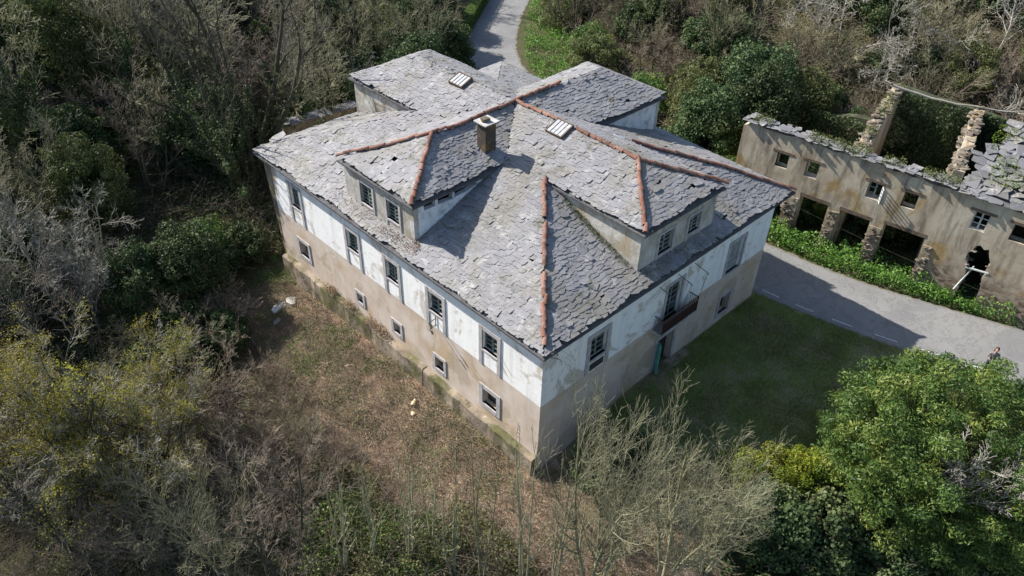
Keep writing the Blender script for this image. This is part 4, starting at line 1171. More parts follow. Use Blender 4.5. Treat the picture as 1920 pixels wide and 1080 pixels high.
def wood(poly, n, md, seed, kinds, rdm=2.9, mark=None, mname=''):
    """kinds: list of (weight, name, keys, (smin,smax), label, category, group); things of a kind are told apart by their order from a landmark"""
    r = random.Random(seed); cnt = {}
    for (x, y) in sorted(scatter(poly, n, md, seed + 1, None, rdm), key=lambda p: (p[0] - mark[0]) ** 2 + (p[1] - mark[1]) ** 2):
        w, nm, keys, sc, label, cat, grp = r.choices(kinds, [k[0] for k in kinds])[0]
        i = cnt[label] = cnt.get(label, -1) + 1
        label += (', %snearest ' % ORD[i] + mname) if i < len(ORD) else ', far from ' + mname
        s = r.uniform(*sc); plant(nm, r.choice(keys), x, y, s, r.random() * 6.28, label, cat, grp, s * r.uniform(.85, 1.15))

# ---- individual trees that can be picked out
plant('ivy_clad_tree', 'ivy_giant', 2.0, 27.6, 1.0, .6, 'large many-stemmed bare tree with ivy-wrapped trunks beyond the left corner of the house', 'tree')
plant('bare_tree', 'upright1', -2.4, -5.4, 1.0, .3, 'lichen-green bare tree with dense upright twigs, in front of the near house corner', 'tree', sz=1.12)
plant('bare_tree', 'upright0', -.2, -6.9, .95, 2.1, 'spreading bare tree leaning right over the lawn edge, right of the lichen-green tree', 'tree', sz=.86)
plant('bare_tree', 'upright1', 1.5, -7.6, .85, 4.0, 'bushy bare tree beside the yellow-leaved shrub at the lawn edge', 'tree', sz=.72)
plant('sapling', 'sapling0', -4.0, -3.3, 1.12, .2, 'tallest thin sapling standing left of the near house corner', 'sapling', sz=1.25)
plant('sapling', 'sapling1', -4.9, -2.0, 1.0, 1.9, 'thin leafless sapling in the middle of the bottom edge', 'sapling', sz=1.1)
plant('sapling', 'sapling0', -6.3, .6, .95, 3.1, 'thin grey sapling rising over the green bramble patch', 'sapling', sz=1.0)
plant('sapling', 'sapling1', -7.3, 1.6, .9, 4.4, 'short leafless sapling left of the bramble patch', 'sapling', sz=.85)
plant('bare_tree', 'mid1', -10.3, 3.4, .85, 1.0, 'grey bare tree with ascending stems at the bottom edge, left of the brambles', 'tree', sz=1.0)
plant('bare_tree', 'upright0', -11.8, 5.0, .8, 2.6, 'bare bushy tree at the bottom edge between catkin trees and brambles', 'tree', sz=.9)
for k, (x, y, s, rz, lb) in enumerate([(-15.6, 12.2, 1.1, .4, 'yellow catkin tree at the far left of the bottom edge'), (-13.2, 13.6, 1.05, 2.0, 'broad yellow catkin tree in the middle of the yellow group'), (-12.4, 10.4, .9, 3.3, 'lower yellow catkin tree nearest the bottom edge'), (-16.0, 16.2, 1.0, 5.0, 'yellow catkin tree at the left edge behind the others'), (-10.6, 12.2, .8, 1.2, 'small catkin tree at the right end of the yellow group')]):
    plant('catkin_tree', 'catkin%d' % (k % 2), x, y, s, rz, lb, 'tree', 'yellow catkin trees at lower left')
for k, (x, y, s, rz, lb) in enumerate([(-10.2, 22.6, 1.0, .3, 'pale grey twisted bare tree at the left edge of the clearing'), (-12.6, 24.6, 1.05, 2.2, 'pale grey bare tree at the left edge of the picture'), (-8.8, 24.8, .9, 4.0, 'pale bare tree behind the dark evergreen thicket')]):
    plant('pale_bare_tree', 'pale%d' % (k % 2), x, y, s, rz, lb, 'tree', 'pale bare trees at the left')

for k, (x, y, s, rz, sz, lb) in enumerate([(-3.3, -4.2, .9, 2.7, 1.15, 'thin sapling just left of the lichen-green bare tree'), (-5.6, -1.2, 1.0, .7, 1.0, 'pale sapling above the bottom edge, left of the tallest sapling'), (-8.3, 2.2, 1.0, 3.6, .95, 'pale sapling between the bramble patch and the grey bare tree'), (-5.3, .5, .8, 5.1, .8, 'small pale sapling inside the bramble patch')]):
    plant('sapling', 'sapling%d' % (k % 2), x, y, s, rz, lb, 'sapling', None, sz)
# large glossy evergreen beside the lawn
def laurel():
    rg = np.random.default_rng(400); cs = []; rs_ = []
    ctr = np.array([0, 0, 4.6]); R = np.array([4.2, 4.2, 4.0])
    hole_c = np.array([-2.0, -1.6, 6.5])
    while len(cs) < 620:
        d = rg.normal(size=3); d /= np.linalg.norm(d)
        inner = len(cs) >= 480
        k = rg.uniform(.35, .8) if inner else rg.uniform(.80, 1.0)
        az = math.atan2(d[1], d[0]); l = 1 + .05 * math.sin(3 * az + 1) + .045 * math.sin(5 * az + 2.2 * d[2] * 2) + .05 * math.sin(9 * az + 4 * d[2])
        c = ctr + d * R * k * l
        if c[2] < .5 or np.linalg.norm(c - hole_c) < (1.35 if not inner else 1.1): continue
        cs.append(c); rs_.append(rg.uniform(.32, .60))
    P, N, T = blob_points(rg, cs, rs_, [185] * len(cs), .7, .35)
    # yellower new growth towards the outer top: it is leaf colour, scattered by clump
    T = np.clip(T + .1, 0, 1)
    lm = leaf_mesh('crown', P, .165, 401, 'leaf_laurel', T, .35, .30, N * .8, .5)
    segs = []
    for c in [cs[i] for i in rg.choice(len(cs), 60, replace=False)]:
        a = np.array([rg.normal(0, .15), rg.normal(0, .15), -.4]); m1 = np.array([c[0] * .35, c[1] * .35, c[2] * .5]); r = .08
        segs += [(*a, *m1, r * 1.4, r * .7), (*m1, *c, r * .7, .015)]
    V, F = tubes(segs, 6); st = np_mesh('trunk', V, F, True); st.materials.append(MAT['bark_dark'])
    # bare dead boughs showing in the gap
    G = Grow(77); sp = dict(SPEC_OAK, n=[7, 6, 5, 3], wig=[.06, .1, .14, .16], kids=[(1, 2), (1, 2), (0, 1), 0], rmin=.012, bare=[.3, .2, .2, 0])
    for d in ((-.4, -.1, 1.0), (-.15, -.4, 1.0), (-.55, .1, 1.0), (-.3, -.6, .9), (-.25, .1, 1.0), (.05, -.5, 1.0)): G.branch(Vector((-1.2, -1.2, 4.0)), Vector(d), 3.4, .042, 0, sp)
    V, F = tubes(G.seg[0] + G.seg[1] + G.seg[2] + G.seg[3], 4); db = np_mesh('dead_bough', V, F, True); db.materials.append(MAT['bark_grey'])
    PROTO['laurel'] = [('trunk', st), ('crown', lm), ('dead_bough', db)]
laurel()
plant('evergreen_tree', 'laurel', 9.9, -11.8, 1.0, .0, 'big rounded glossy evergreen tree with bare dead boughs, right of the lawn', 'tree', z=-1.25)

# shrubs along the lawn edge and lower right
for k, (key, x, y, s, rz, nm, lb) in enumerate([
    ('yellow0', 5.2, -6.5, 1.0, .4, 'yellow_shrub', 'yellow-green shrub at the lawn edge nearest the bare trees'),
    ('yellow1', 6.2, -7.5, 1.05, 1.6, 'yellow_shrub', 'second yellow-green shrub of the row along the lawn edge'),
    ('yellow0', 7.0, -8.3, 1.15, 2.9, 'yellow_shrub', 'third yellow-green shrub of the row along the lawn edge'),
    ('yellow1', 7.9, -8.9, 1.1, 3.9, 'yellow_shrub', 'yellow-green shrub tucked under the big evergreen at the end of the row'),
    ('ivy0', 4.0, -8.5, 1.1, .2, 'ivy_shrub', 'dark ivy mound below the yellow shrubs'),
    ('ivy1', 5.6, -10.0, 1.2, 1.3, 'ivy_shrub', 'dark ivy mound at the bottom edge left of the evergreen'),
    ('ivy2', 3.2, -10.2, 1.0, 2.7, 'ivy_shrub', 'dark leafy mound at the bottom edge under the bare trees'),
    ('ivy0', 6.6, -12.2, 1.2, 3.7, 'ivy_shrub', 'dark mound at the bottom edge under the evergreen'),
    ('ivy1', 9.0, -15.2, 1.2, 4.7, 'ivy_shrub', 'dark leafy mound in the lower right corner'),
    ('laurelb0', 12.5, -15.5, 1.3, .5, 'glossy_shrub', 'glossy shrub at the right edge below the evergreen'),
    ('shrub1', 6.3, -12.0, .9, .7, 'twiggy_shrub', 'pale twiggy shrub at the bottom edge below the evergreen'),
    ('shrub2', 8.2, -14.0, .9, 2.0, 'twiggy_shrub', 'pale twiggy shrub near the lower right corner'),
    ('shrub0', 4.6, -9.2, .8, 3.0, 'twiggy_shrub', 'brown twiggy shrub among the ivy mounds below the yellow shrubs'),
    ('ivy2', 1.6, -2.2, .72, 1.0, 'ivy_shrub', 'dark ivy bush against the shaded wall at the near corner'),
    ('ivy0', 2.9, -2.6, .6, 2.0, 'ivy_shrub', 'dark ivy bush beside the shaded wall behind the bare trees'),
    ('shrub2', 1.9, -4.6, .9, 1.2, 'twiggy_shrub', 'tangled bare shrub between the bare trees and the shaded wall'),
    ('shrub1', -.6, -4.4, .7, 2.6, 'twiggy_shrub', 'low bare shrub at the foot of the near corner')]):
    plant(nm, key, x, y, s, rz, lb, 'shrub')

# dark evergreen thicket left of the clearing
for k, (key, x, y, s, lb) in enumerate([
    ('tallivy0', -4.9, 21.0, .85, 'tall dark ivy shrub at the head of the clearing'), ('ivy0', -6.8, 18.9, .95, 'large dark evergreen shrub left of the clearing'),
    ('ivy1', -5.3, 17.2, .75, 'dark evergreen shrub overhanging the clearing from the left'), ('tallivy1', -7.4, 21.6, .8, 'tall dark shrub behind the evergreen thicket'),
    ('laurelb1', -3.8, 22.9, 1.2, 'bright leafed evergreen shrub by the ivy-clad tree'), ('laurelb0', -6.0, 23.3, 1.1, 'glossy evergreen shrub left of the ivy-clad tree'),
    ('ivy2', -8.4, 17.2, 1.1, 'dark evergreen shrub above the brown twig thicket'), ('laurelb1', -2.4, 24.2, 1.0, 'lit green shrub at the foot of the ivy-clad tree'),
    ('ivy1', -1.5, 22.6, .9, 'dark shrub in the shade of the ivy-clad tree')]):
    plant('evergreen_shrub', key, x, y, s, k * 1.3, lb, 'shrub', 'evergreen thicket left of the clearing')
for k, (x, y, s, lb) in enumerate([(-9.4, 15.6, 1.15, 'brown twig thicket above the yellow catkin trees'), (-7.8, 13.9, 1.0, 'brown twig thicket at the left side of the clearing'), (-8.8, 11.4, 1.05, 'grey-brown twig thicket right of the catkin trees'), (-11.6, 17.2, 1.1, 'brown twig thicket behind the catkin trees'), (-10.0, 8.6, 1.05, 'twig thicket low on the left of the clearing'), (-8.3, 6.2, .9, 'twig thicket left of the brambles'), (-12.8, 7.6, 1.0, 'twig thicket below the catkin trees'), (-13.9, 9.4, .95, 'twig thicket at the foot of the catkin trees'), (-7.2, 9.3, .75, 'small twig thicket at the clearing edge'), (-14.2, 18.4, 1.1, 'twig thicket at the left edge of the picture'), (-4.9, 13.4, .5, 'low brown brush by the leaning trunk'), (-5.5, 11.3, .62, 'low brown brush beside the thin pale pole'), (-6.1, 8.9, .6, 'low brown brush below the thin pale pole'), (-5.6, 6.6, .55, 'low brown brush at the lower edge of the clearing'), (-6.0, 17.6, 1.0, 'brown twigs growing through the dark evergreen thicket'), (-7.6, 19.6, 1.1, 'brown twigs rising behind the dark evergreen thicket'), (-4.6, 19.2, .8, 'brown twigs at the head of the clearing')]):
    plant('twig_thicket', 'shrub%d' % (0 if k % 3 else 1), x, y, s, k * .9, lb, 'shrub', 'bare twig thickets at lower left')

# left woodland
K_BARE = lambda lab, grp: [
    (3.2, 'bare_tree', ['mid0', 'mid1', 'mid2'], (.9, 1.3), 'leafless tree ' + lab, 'tree', 'leafless trees ' + grp),
    (1.2, 'pale_bare_tree', ['pale0', 'pale1'], (.8, 1.1), 'pale-barked leafless tree ' + lab, 'tree', 'pale leafless trees ' + grp),
    (2.0, 'ivy_shrub', ['ivy0', 'ivy1', 'ivy2', 'tallivy0', 'tallivy1'], (.8, 1.2), 'dark evergreen shrub ' + lab, 'shrub', 'dark shrubs ' + grp),
    (3.4, 'olive_shrub', ['olive0', 'olive1', 'tallolive'], (.8, 1.3), 'olive-green shrub ' + lab, 'shrub', 'olive shrubs ' + grp),
    (2.4, 'twig_thicket', ['shrub0', 'shrub1'], (1.0, 1.4), 'bare twig thicket ' + lab, 'shrub', 'twig thickets ' + grp)]
wood([(-24, 20), (-13, 21), (-9, 26), (-9, 33), (-22, 40), (-27, 32)], 30, 1.9, 31, K_BARE('in the wood at the left edge', 'along the left edge'), mark=(-10, 22.6), mname='the clearing')
wood([(-9, 29), (-2, 31.5), (4, 30), (7, 26), (10, 27), (12, 34), (4, 40), (-9, 37)], 34, 1.9, 32, K_BARE('in the wood behind the house', 'behind the ivy-clad tree'), mark=(.3, 25.6), mname='the ivy-clad tree')
wood([(-16, 38), (6, 38), (12, 44), (14, 58), (-6, 62), (-20, 52)], 56, 2.1, 33, K_BARE('at the top left', 'at the top left'), mark=(.3, 25.6), mname='the ivy-clad tree')
wood([(10, 27), (16, 24), (20, 28), (24, 36), (31, 43), (40, 51), (24, 60), (13, 52), (11, 36)], 56, 1.9, 34, [
    (2, 'bare_tree', ['mid0', 'mid2'], (.7, 1.05), 'leafless tree left of the back road', 'tree', 'leafless trees left of the back road'),
    (3.4, 'ivy_shrub', ['ivy0', 'ivy1', 'tallivy0', 'tallivy1'], (.7, 1.1), 'dark evergreen shrub left of the back road', 'shrub', 'dark shrubs left of the back road'),
    (1.6, 'olive_shrub', ['olive0', 'olive1', 'laurelb0'], (.9, 1.3), 'olive-green shrub left of the back road', 'shrub', 'olive shrubs left of the back road'),
    (1.6, 'twig_thicket', ['shrub0', 'shrub1'], (.9, 1.2), 'twig thicket left of the back road', 'shrub', 'twig thickets left of the back road')], 4.6, (25.6, 35.6), 'the hedge')
# hill right of the back road
wood([(33, 35), (30, 29), (31, 20), (27, 17), (36, 14), (44, 24), (52, 34), (60, 50), (44, 42)], 52, 1.9, 35, [
    (3, 'ivy_shrub', ['ivy0', 'ivy2', 'tallivy0', 'tallivy1'], (.8, 1.2), 'dark evergreen shrub on the bank right of the back road', 'shrub', 'dark shrubs right of the back road'),
    (1.6, 'olive_shrub', ['olive0', 'olive1', 'laurelb1'], (.9, 1.4), 'olive-green shrub on the bank right of the back road', 'shrub', 'olive shrubs right of the back road'),
    (1.8, 'twig_thicket', ['shrub0', 'shrub1'], (1.0, 1.4), 'twig thicket on the bank right of the back road', 'shrub', 'twig thickets right of the back road'),
    (1.2, 'bare_tree', ['mid1', 'mid2'], (.7, 1.0), 'leafless tree on the bank right of the back road', 'tree', 'leafless trees right of the back road')], 6.2, (28.6, 12.4), 'the ivy mass')
# ivy-covered mass beside the ruin
for k, (key, x, y, s, lb) in enumerate([('tallivy0', 25.6, 9.6, 1.05, 'ivy-covered tree nearest the blue-shaded dormer'), ('tallivy1', 27.6, 8.0, 1.2, 'tall ivy-covered tree behind the left end of the ruin'), ('tallivy0', 29.8, 9.4, 1.3, 'tallest ivy-covered tree left of the ruin'), ('tallolive', 31.6, 6.8, 1.15, 'ivy-covered tree above the ruin back wall'), ('tallolive', 28.6, 12.4, 1.05, 'ivy-covered tree behind the ivy mass'), ('laurelb0', 24.6, 7.2, 1.1, 'leafy shrub at the left end wall of the ruin'), ('ivy1', 24.2, 11.6, 1.1, 'ivy mound beside the road behind the house'), ('olive1', 30.4, 4.6, 1.0, 'olive tinted shrub hanging over the ruin'), ('ivy2', 23.6, 6.2, .8, 'ivy mound climbing the ruin corner')]):
    plant('ivy_tree', key, x, y, s, k * 1.7, lb, 'tree' if 'tall' in key else 'shrub', 'ivy mass left of the ruin')
# hillside behind the ruin
wood([(31.5, 4), (35, 12), (46, 22), (58, 20), (58, -12), (34.5, -14), (33.6, -4)], 84, 1.75, 36, [
    (4, 'twig_thicket', ['shrub0', 'shrub0', 'shrub1'], (1.0, 1.5), 'brown twig thicket on the hillside behind the ruin', 'shrub', 'twig thickets behind the ruin'),
    (1.8, 'ivy_shrub', ['ivy0', 'ivy1', 'ivy2'], (.7, 1.1), 'dark green shrub on the hillside behind the ruin', 'shrub', 'dark shrubs behind the ruin'),
    (1.8, 'olive_shrub', ['olive0', 'olive1'], (.8, 1.2), 'olive-green shrub on the hillside behind the ruin', 'shrub', 'olive shrubs behind the ruin')], 2.9, (30.3, .9), 'the fallen log')
for k, (x, y, s, lb) in enumerate([(38.5, 8.5, 1.0, 'pale branching bare tree above the middle of the ruin'), (37.2, 4.4, .9, 'pale bare tree with forked boughs above the stone pier'), (40.5, -1.0, 1.0, 'pale bare tree at the top right'), (36.0, -5.6, .8, 'small pale bare tree over the collapsed roof'), (42.5, 12.5, 1.05, 'pale bare tree high on the hillside left of the others'), (43.5, 3.5, 1.0, 'pale bare tree at the top edge behind the ruin')]):
    plant('pale_bare_tree', 'oak%d' % (k % 2), x, y, s, k * 1.9, lb, 'tree', 'pale bare trees on the hillside')
# ivy inside the ruin
for k, (s_, c_, sc, key, lb) in enumerate([(-1.2, 4.2, 1.0, 'ivy0', 'ivy mound filling the left bay of the ruin'), (1.2, 5.4, .95, 'ivy1', 'ivy mound between the left bay and the stone cross wall'), (5.0, 6.0, 1.0, 'ivy2', 'ivy mound at the back of the middle bay'), (6.3, 4.4, .9, 'ivy0', 'ivy mound in the right part of the middle bay'), (4.6, 3.6, .8, 'ivy1', 'ivy mound just behind the middle windows'), (1.6, 2.6, .7, 'laurelb0', 'leafy shrub growing inside the left bay'), (10.6, 4.2, .8, 'ivy2', 'ivy seen through the hole in the ruin wall')]):
    q = Vector((22.64, 2.88, 0)) + D3 * s_ - N3 * c_
    plant('ivy_shrub', key, q.x, q.y, sc * 1.25, k * 1.1, lb, 'shrub', 'ivy inside the ruin', z=.8)

for k, (s_, c_, key, sc) in enumerate([(-2.0, 9.3, 'tallivy0', .75), (.4, 9.6, 'tallivy1', .7), (2.6, 9.8, 'tallivy0', .7), (4.6, 9.4, 'tallivy1', .75), (6.6, 9.6, 'tallivy0', .7), (9.0, 9.8, 'tallivy1', .7), (11.5, 9.8, 'tallivy0', .7)]):  # ivy added behind the ruin to cast shade there
    q = Vector((22.64, 2.88, 0)) + D3 * s_ - N3 * c_
    plant('shade_thicket', key, q.x, q.y, sc, k * 1.4, 'tall ivy thicket added behind the ruin back wall for shade, %sfrom the left' % (ORD[k] if k else 'first '), 'shrub', 'ivy added behind the ruin for shade')
# clipped hedge along the back road
def hedge():
    rg = np.random.default_rng(500)
    a, b = np.array([25.6, 35.6]), np.array([38.6, 45.4]); n = 15000
    f = rg.random(n); d = (b - a) / np.linalg.norm(b - a); s = np.array([-d[1], d[0]])
    P = np.zeros((n, 3)); side = rg.uniform(-.45, .45, n); h = rg.uniform(0, 1.35, n)
    face = rg.random(n) < .45; h = np.where(face, 1.3 + rg.normal(0, .07, n), h); side = np.where(face, side, np.sign(side) * (.42 + rg.normal(0, .05, n)))
    P[:, :2] = a + (b - a) * f[:, None] + s * side[:, None]; P[:, 2] = h + gzn(P[:, 0], P[:, 1]) + .1 * (vnoise(f * 25, f * 0, 4) - .5)
    N = np.zeros((n, 3)); N[:, :2] = s * np.sign(side)[:, None] * (~face)[:, None]; N[:, 2] = face
    root = empty('hedge', (25.6, 35.6, g(25.6, 35.6))); tag(root, 'clipped green hedge along the left side of the back road', 'hedge')
    P -= np.array([25.6, 35.6, g(25.6, 35.6)])
    link('foliage', leaf_mesh('foliage', P, .11, 5, 'leaf_bright', np.clip(rg.normal(.35, .2, n), 0, 1), .3, .6, N), (), root)
    m = MB(); L = float(np.linalg.norm(b - a)); m.box((0, 0, 0), Vector((*d, 0)), Vector((*s, 0)), Z_, 0, L, -.3, .3, -.2, 1.15); m.build('core', MAT['bark_dark'], root)
hedge()

# ---- ground cover that nobody could count (stuff)
def cover(name, label, n, region, size, mat, seed, h=(0, .3), clump=.6, thr=.4, up=.6, aspect=.55, cat='plants', tint=None, excl=True, dense=None):
    rg = np.random.default_rng(seed); x0, x1, y0, y1 = region[0]; poly = region[1] if len(region) > 1 else None
    X = rg.uniform(x0, x1, n * 3); Y = rg.uniform(y0, y1, n * 3)
    ok = vnoise(X * clump, Y * clump, seed) > thr
    if excl:
        ok &= ~((X > -.35) & (X < 16.4) & (Y > -.05) & (Y < 19.8))
        ok &= road_dist(X, Y) > 2.35
    if poly is not None:
        ok &= np_pip(X, Y, poly)
    X, Y = X[ok][:n], Y[ok][:n]
    cl = vnoise(X * clump * 2.3 + 9, Y * clump * 2.3, seed + 3)
    Z = gzn(X, Y) + h[0] + (h[1] - h[0]) * rg.random(len(X)) ** .8 * (.35 + 1.1 * cl)
    P = np.stack([X, Y, Z], 1)
    T = np.clip((rg.normal(.5, .2, len(X)) + (cl - .5) * .5) if tint is None else rg.normal(tint, .2, len(X)), 0, 1)
    return tag(link(name, leaf_mesh(name, P, size, seed, mat, T, up, aspect), ()), label, cat, kind='stuff')
def np_pip(X, Y, poly):
    c = np.zeros(X.shape, bool); j = len(poly) - 1
    for i in range(len(poly)):
        xi, yi = poly[i]; xj, yj = poly[j]
        if yi != yj: c ^= ((yi > Y) != (yj > Y)) & (X < (xj - xi) * (Y - yi) / (yj - yi) + xi)
        j = i
    return c
def strip(pl_, w0, w1):
    """polygon between two offset distances to the right of a polyline"""
    a = [(p[0] + w0 * q[0], p[1] + w0 * q[1]) for p, q in pl_]; b = [(p[0] + w1 * q[0], p[1] + w1 * q[1]) for p, q in pl_]
    return a + b[::-1]
cover('nettles', 'bright green nettles on the verge in front of the ruin', 30000, ((20.3, 29, -24, 4.6), [(20.8, 4.2), (20.9, 2), (21.4, -3.5), (22.5, -8.2), (24, -13), (27, -22), (29.4, -22), (26.3, -13), (24.4, -8.7), (23.3, 0), (22.8, 4.4)]), .15, 'leaf_bright', 601, (0, .95), .9, .12, .5, .6)
cover('nettles_inside', 'dark green weeds on the floor of the ruin bays', 7000, ((22, 30, -14, 5), [(23.3, 4), (24.9, -9), (29, -8.4), (27.5, 4.4)]), .15, 'leaf_ivy', 602, (0, .7), .9, .2, .5, .6)
cover('verge_plants', 'bright green verge plants right of the back road', 16000, ((25, 44, 22, 44), [(30.0, 31.3), (35, 36.3), (41, 41.3), (43, 40), (36, 32), (33, 27), (28.5, 24.5), (26.6, 26)]), .16, 'leaf_bright', 603, (0, 1.0), .7, .2, .5, .6)
cover('brambles', 'green bramble patch at the bottom edge below the clearing', 30000, ((-13, -1, -6, 9), [(-6.2, 7.0), (-3.9, 2.6), (-3.3, .6), (-2.8, -2.6), (-1.4, -5.6), (-5, -6), (-9, 0), (-11, 5), (-9, 7.5)]), .11, 'leaf_olive', 604, (.0, .9), .45, .40, .5, .6)
cover('bramble_leaves', 'brighter bramble leaves in the patch at the bottom edge', 15000, ((-12, -2, -5, 8), [(-7.0, 5.4), (-4.9, 2.2), (-4.2, -1), (-5.5, -3), (-9.5, 1), (-10, 5)]), .12, 'leaf_laurel', 605, (.2, 1.1), .5, .45, .5, .65)
cover('woodland_ivy', 'ivy and brambles covering the woodland floor on the left', 70000, ((-26, 30, 15, 62), [(-24, 16), (-9.5, 13), (-6.5, 16.5), (-3, 21.5), (-.5, 22), (8, 22), (17, 23.5), (22, 33), (29, 43), (38, 52), (30, 62), (-6, 62), (-26, 40)]), .17, 'leaf_ivy', 606, (.0, 1.3), .4, .36, .5, .7)
cover('woodland_olive', 'olive undergrowth on the woodland floor on the left', 70000, ((-26, 30, 15, 62), [(-24, 16), (-9.5, 13), (-6.5, 16.5), (-3, 21.5), (-.5, 22), (8, 22), (17, 23.5), (22, 33), (29, 43), (38, 52), (30, 62), (-6, 62), (-26, 40)]), .14, 'leaf_olive', 607, (.0, 1.2), .33, .35, .5, .6)
cover('hill_undergrowth', 'olive undergrowth covering the hillside behind the ruin', 45000, ((24, 60, -16, 44), [(31.8, 6), (27, 14), (27, 20), (33, 28), (43, 39), (60, 50), (60, -14), (34.5, -14), (33.2, -4)]), .16, 'leaf_olive', 608, (.0, .9), .4, .42, .5, .6)
cover('hill_ivy', 'ivy covering the hillside behind the ruin', 40000, ((22, 60, -16, 44), [(31.8, 6), (27, 14), (22.5, 14), (23, 6), (31, 5), (43, 39), (60, 50), (60, -14), (34.5, -14), (33.2, -4)]), .16, 'leaf_ivy', 609, (.0, 1.0), .35, .45, .5, .7)
cover('lower_left_undergrowth', 'dim undergrowth under the yellow catkin trees', 26000, ((-20, -6, 0, 19), [(-20, 17), (-9.5, 15.5), (-7.8, 10), (-7.5, 6.5), (-11, 2), (-20, 8)]), .13, 'leaf_olive', 610, (.0, .6), .5, .45, .5, .6)
cover('lower_right_undergrowth', 'dark leafy undergrowth along the bottom right edge', 16000, ((1, 16, -18, -7), [(2.5, -7.6), (5.5, -8.6), (8, -10.2), (13, -12), (16, -17), (6, -17), (1, -9)]), .14, 'leaf_ivy', 611, (.0, .9), .5, .35, .5, .7)
cover('dead_leaves', 'dry brown bracken and dead leaves on the cleared slope', 70000, ((-9, 5, -9, 20), [(-.3, 19.4), (-.35, 0), (1.5, -1), (3.8, -4), (2.5, -7.5), (-2.6, -6.5), (-4, -1), (-5.6, 4.5), (-7.5, 9), (-6.6, 13), (-4.2, 17), (-2, 20)]), .09, 'leaf_dead', 612, (.0, .14), .8, .0, .9, .22)
cover('slope_weeds', 'patchy green weeds on the cleared slope', 22000, ((-8, 1, 0, 21), [(-.3, 20), (-.35, 1), (-3, 0), (-6.5, 8), (-6.5, 14), (-4, 18), (-1.5, 22)]), .07, 'leaf_olive', 613, (.0, .16), .55, .52, .7, .5)
cover('mossy_weeds', 'yellow-green weeds by the far end of the left wall', 15000, ((-6, 3, 8, 23), [(-.5, 9), (-.3, 20.5), (2, 22), (-1, 22.5), (-3.4, 19), (-4.6, 15), (-3, 9)]), .08, 'leaf_bright', 614, (.0, .16), .8, .58, .7, .5)

def blades(name, label, n, poly, seed, h=.09):
    rg = np.random.default_rng(seed); xs = [p[0] for p in poly]; ys = [p[1] for p in poly]
    X = rg.uniform(min(xs), max(xs), n * 2); Y = rg.uniform(min(ys), max(ys), n * 2)
    ok = np_pip(X, Y, poly) & (road_dist(X, Y) > 1.95 + .55 * vnoise(X * 2.5, Y * 2.5, 5)) & (rg.random(len(X)) < .25 + 1.6 * vnoise(X * .8, Y * .8, seed + 7)); X, Y = X[ok][:n], Y[ok][:n]; n = len(X)
    Z = np.maximum(gzn(X, Y), np.where(road_dist(X, Y) < 2.4, .872, -99)); hh = h * rg.uniform(.5, 1.5, n) * (.5 + vnoise(X * 1.5, Y * 1.5, seed)); az = rg.random(n) * 6.28; w = .012
    lean = rg.normal(0, .5, (n, 2)) * hh[:, None]
    V = np.stack([np.stack([X - np.cos(az) * w, Y - np.sin(az) * w, Z - .01], 1), np.stack([X + np.cos(az) * w, Y + np.sin(az) * w, Z - .01], 1), np.stack([X + lean[:, 0], Y + lean[:, 1], Z + hh], 1)], 1).reshape(-1, 3)
    T = np.clip(rg.normal(.4, .16, n) + (vnoise(X * .6, Y * .6, seed + 1) - .5) * .9, 0, 1)
    me = np_mesh(name, V, np.arange(n * 3).reshape(n, 3), False, np.repeat(T, 3)); me.materials.append(MAT['grass'])
    return tag(link(name, me, ()), label, 'grass', kind='stuff')
blades('lawn_grass', 'short shaded lawn beside the entrance wall', 90000, [(2.5, -.1), (16.6, -.1), (17.3, -4), (18.3, -8.5), (20, -13), (14, -11), (8.5, -9), (5, -7), (3, -4)], 620, .10)

def twigs(name, label, n, poly, seed, L=(.3, 1.3), mat='twig_brown', r=.006, hmax=.5):
    rg = np.random.default_rng(seed); xs = [p[0] for p in poly]; ys = [p[1] for p in poly]
    X = rg.uniform(min(xs), max(xs), n * 3); Y = rg.uniform(min(ys), max(ys), n * 3)
    ok = np_pip(X, Y, poly) & (road_dist(X, Y) > 2.6) & ~((X > -.5) & (X < 16.4) & (Y > -.2) & (Y < 19.9)); X, Y = X[ok][:n], Y[ok][:n]; n = len(X)
    p0 = np.stack([X, Y, gzn(X, Y) + rg.random(n) * hmax], 1)
    d = rg.normal(size=(n, 3)); d[:, 2] = np.abs(d[:, 2]) * .5; d /= np.linalg.norm(d, axis=1, keepdims=True)
    l = rg.uniform(*L, n)[:, None]
    mid = p0 + d * l * .5 + rg.normal(0, .06, (n, 3)) * l; p1 = p0 + d * l + rg.normal(0, .12, (n, 3)) * l
    rr_ = np.full((n, 1), r)
    V, F = tubes(np.concatenate([np.concatenate([p0, mid, rr_ * 1.3, rr_], 1), np.concatenate([mid, p1, rr_, rr_ * .5], 1)]), 3)
    me = np_mesh(name, V, F, False); me.materials.append(MAT[mat])
    return tag(link(name, me, ()), label, 'twigs', kind='stuff')
twigs('slope_twigs', 'cut twigs and dry stalks strewn over the cleared slope', 16000, [(-.4, 19), (-.4, 0), (2, -2), (1.5, -7), (-4, -3), (-6.5, 5), (-7.5, 10), (-5.5, 15), (-3, 20)], 630, (.15, .7), 'twig_brown', .006, .12)
twigs('wood_twigs', 'tangled dead twigs on the woodland floor on the left', 26000, [(-24, 16), (-9.5, 13), (-6.5, 16.5), (-3, 21.5), (8, 22), (17, 23.5), (22, 33), (29, 43), (30, 58), (-6, 60), (-26, 40)], 631, (.5, 2.2), 'twig_brown', .009, 1.6)
twigs('hill_twigs', 'tangled brown twigs on the hillside behind the ruin', 26000, [(31.8, 6), (27, 14), (33, 28), (50, 40), (58, 20), (58, -14), (34.5, -14), (33.2, -4)], 632, (.5, 2.0), 'twig_brown', .009, 1.4)
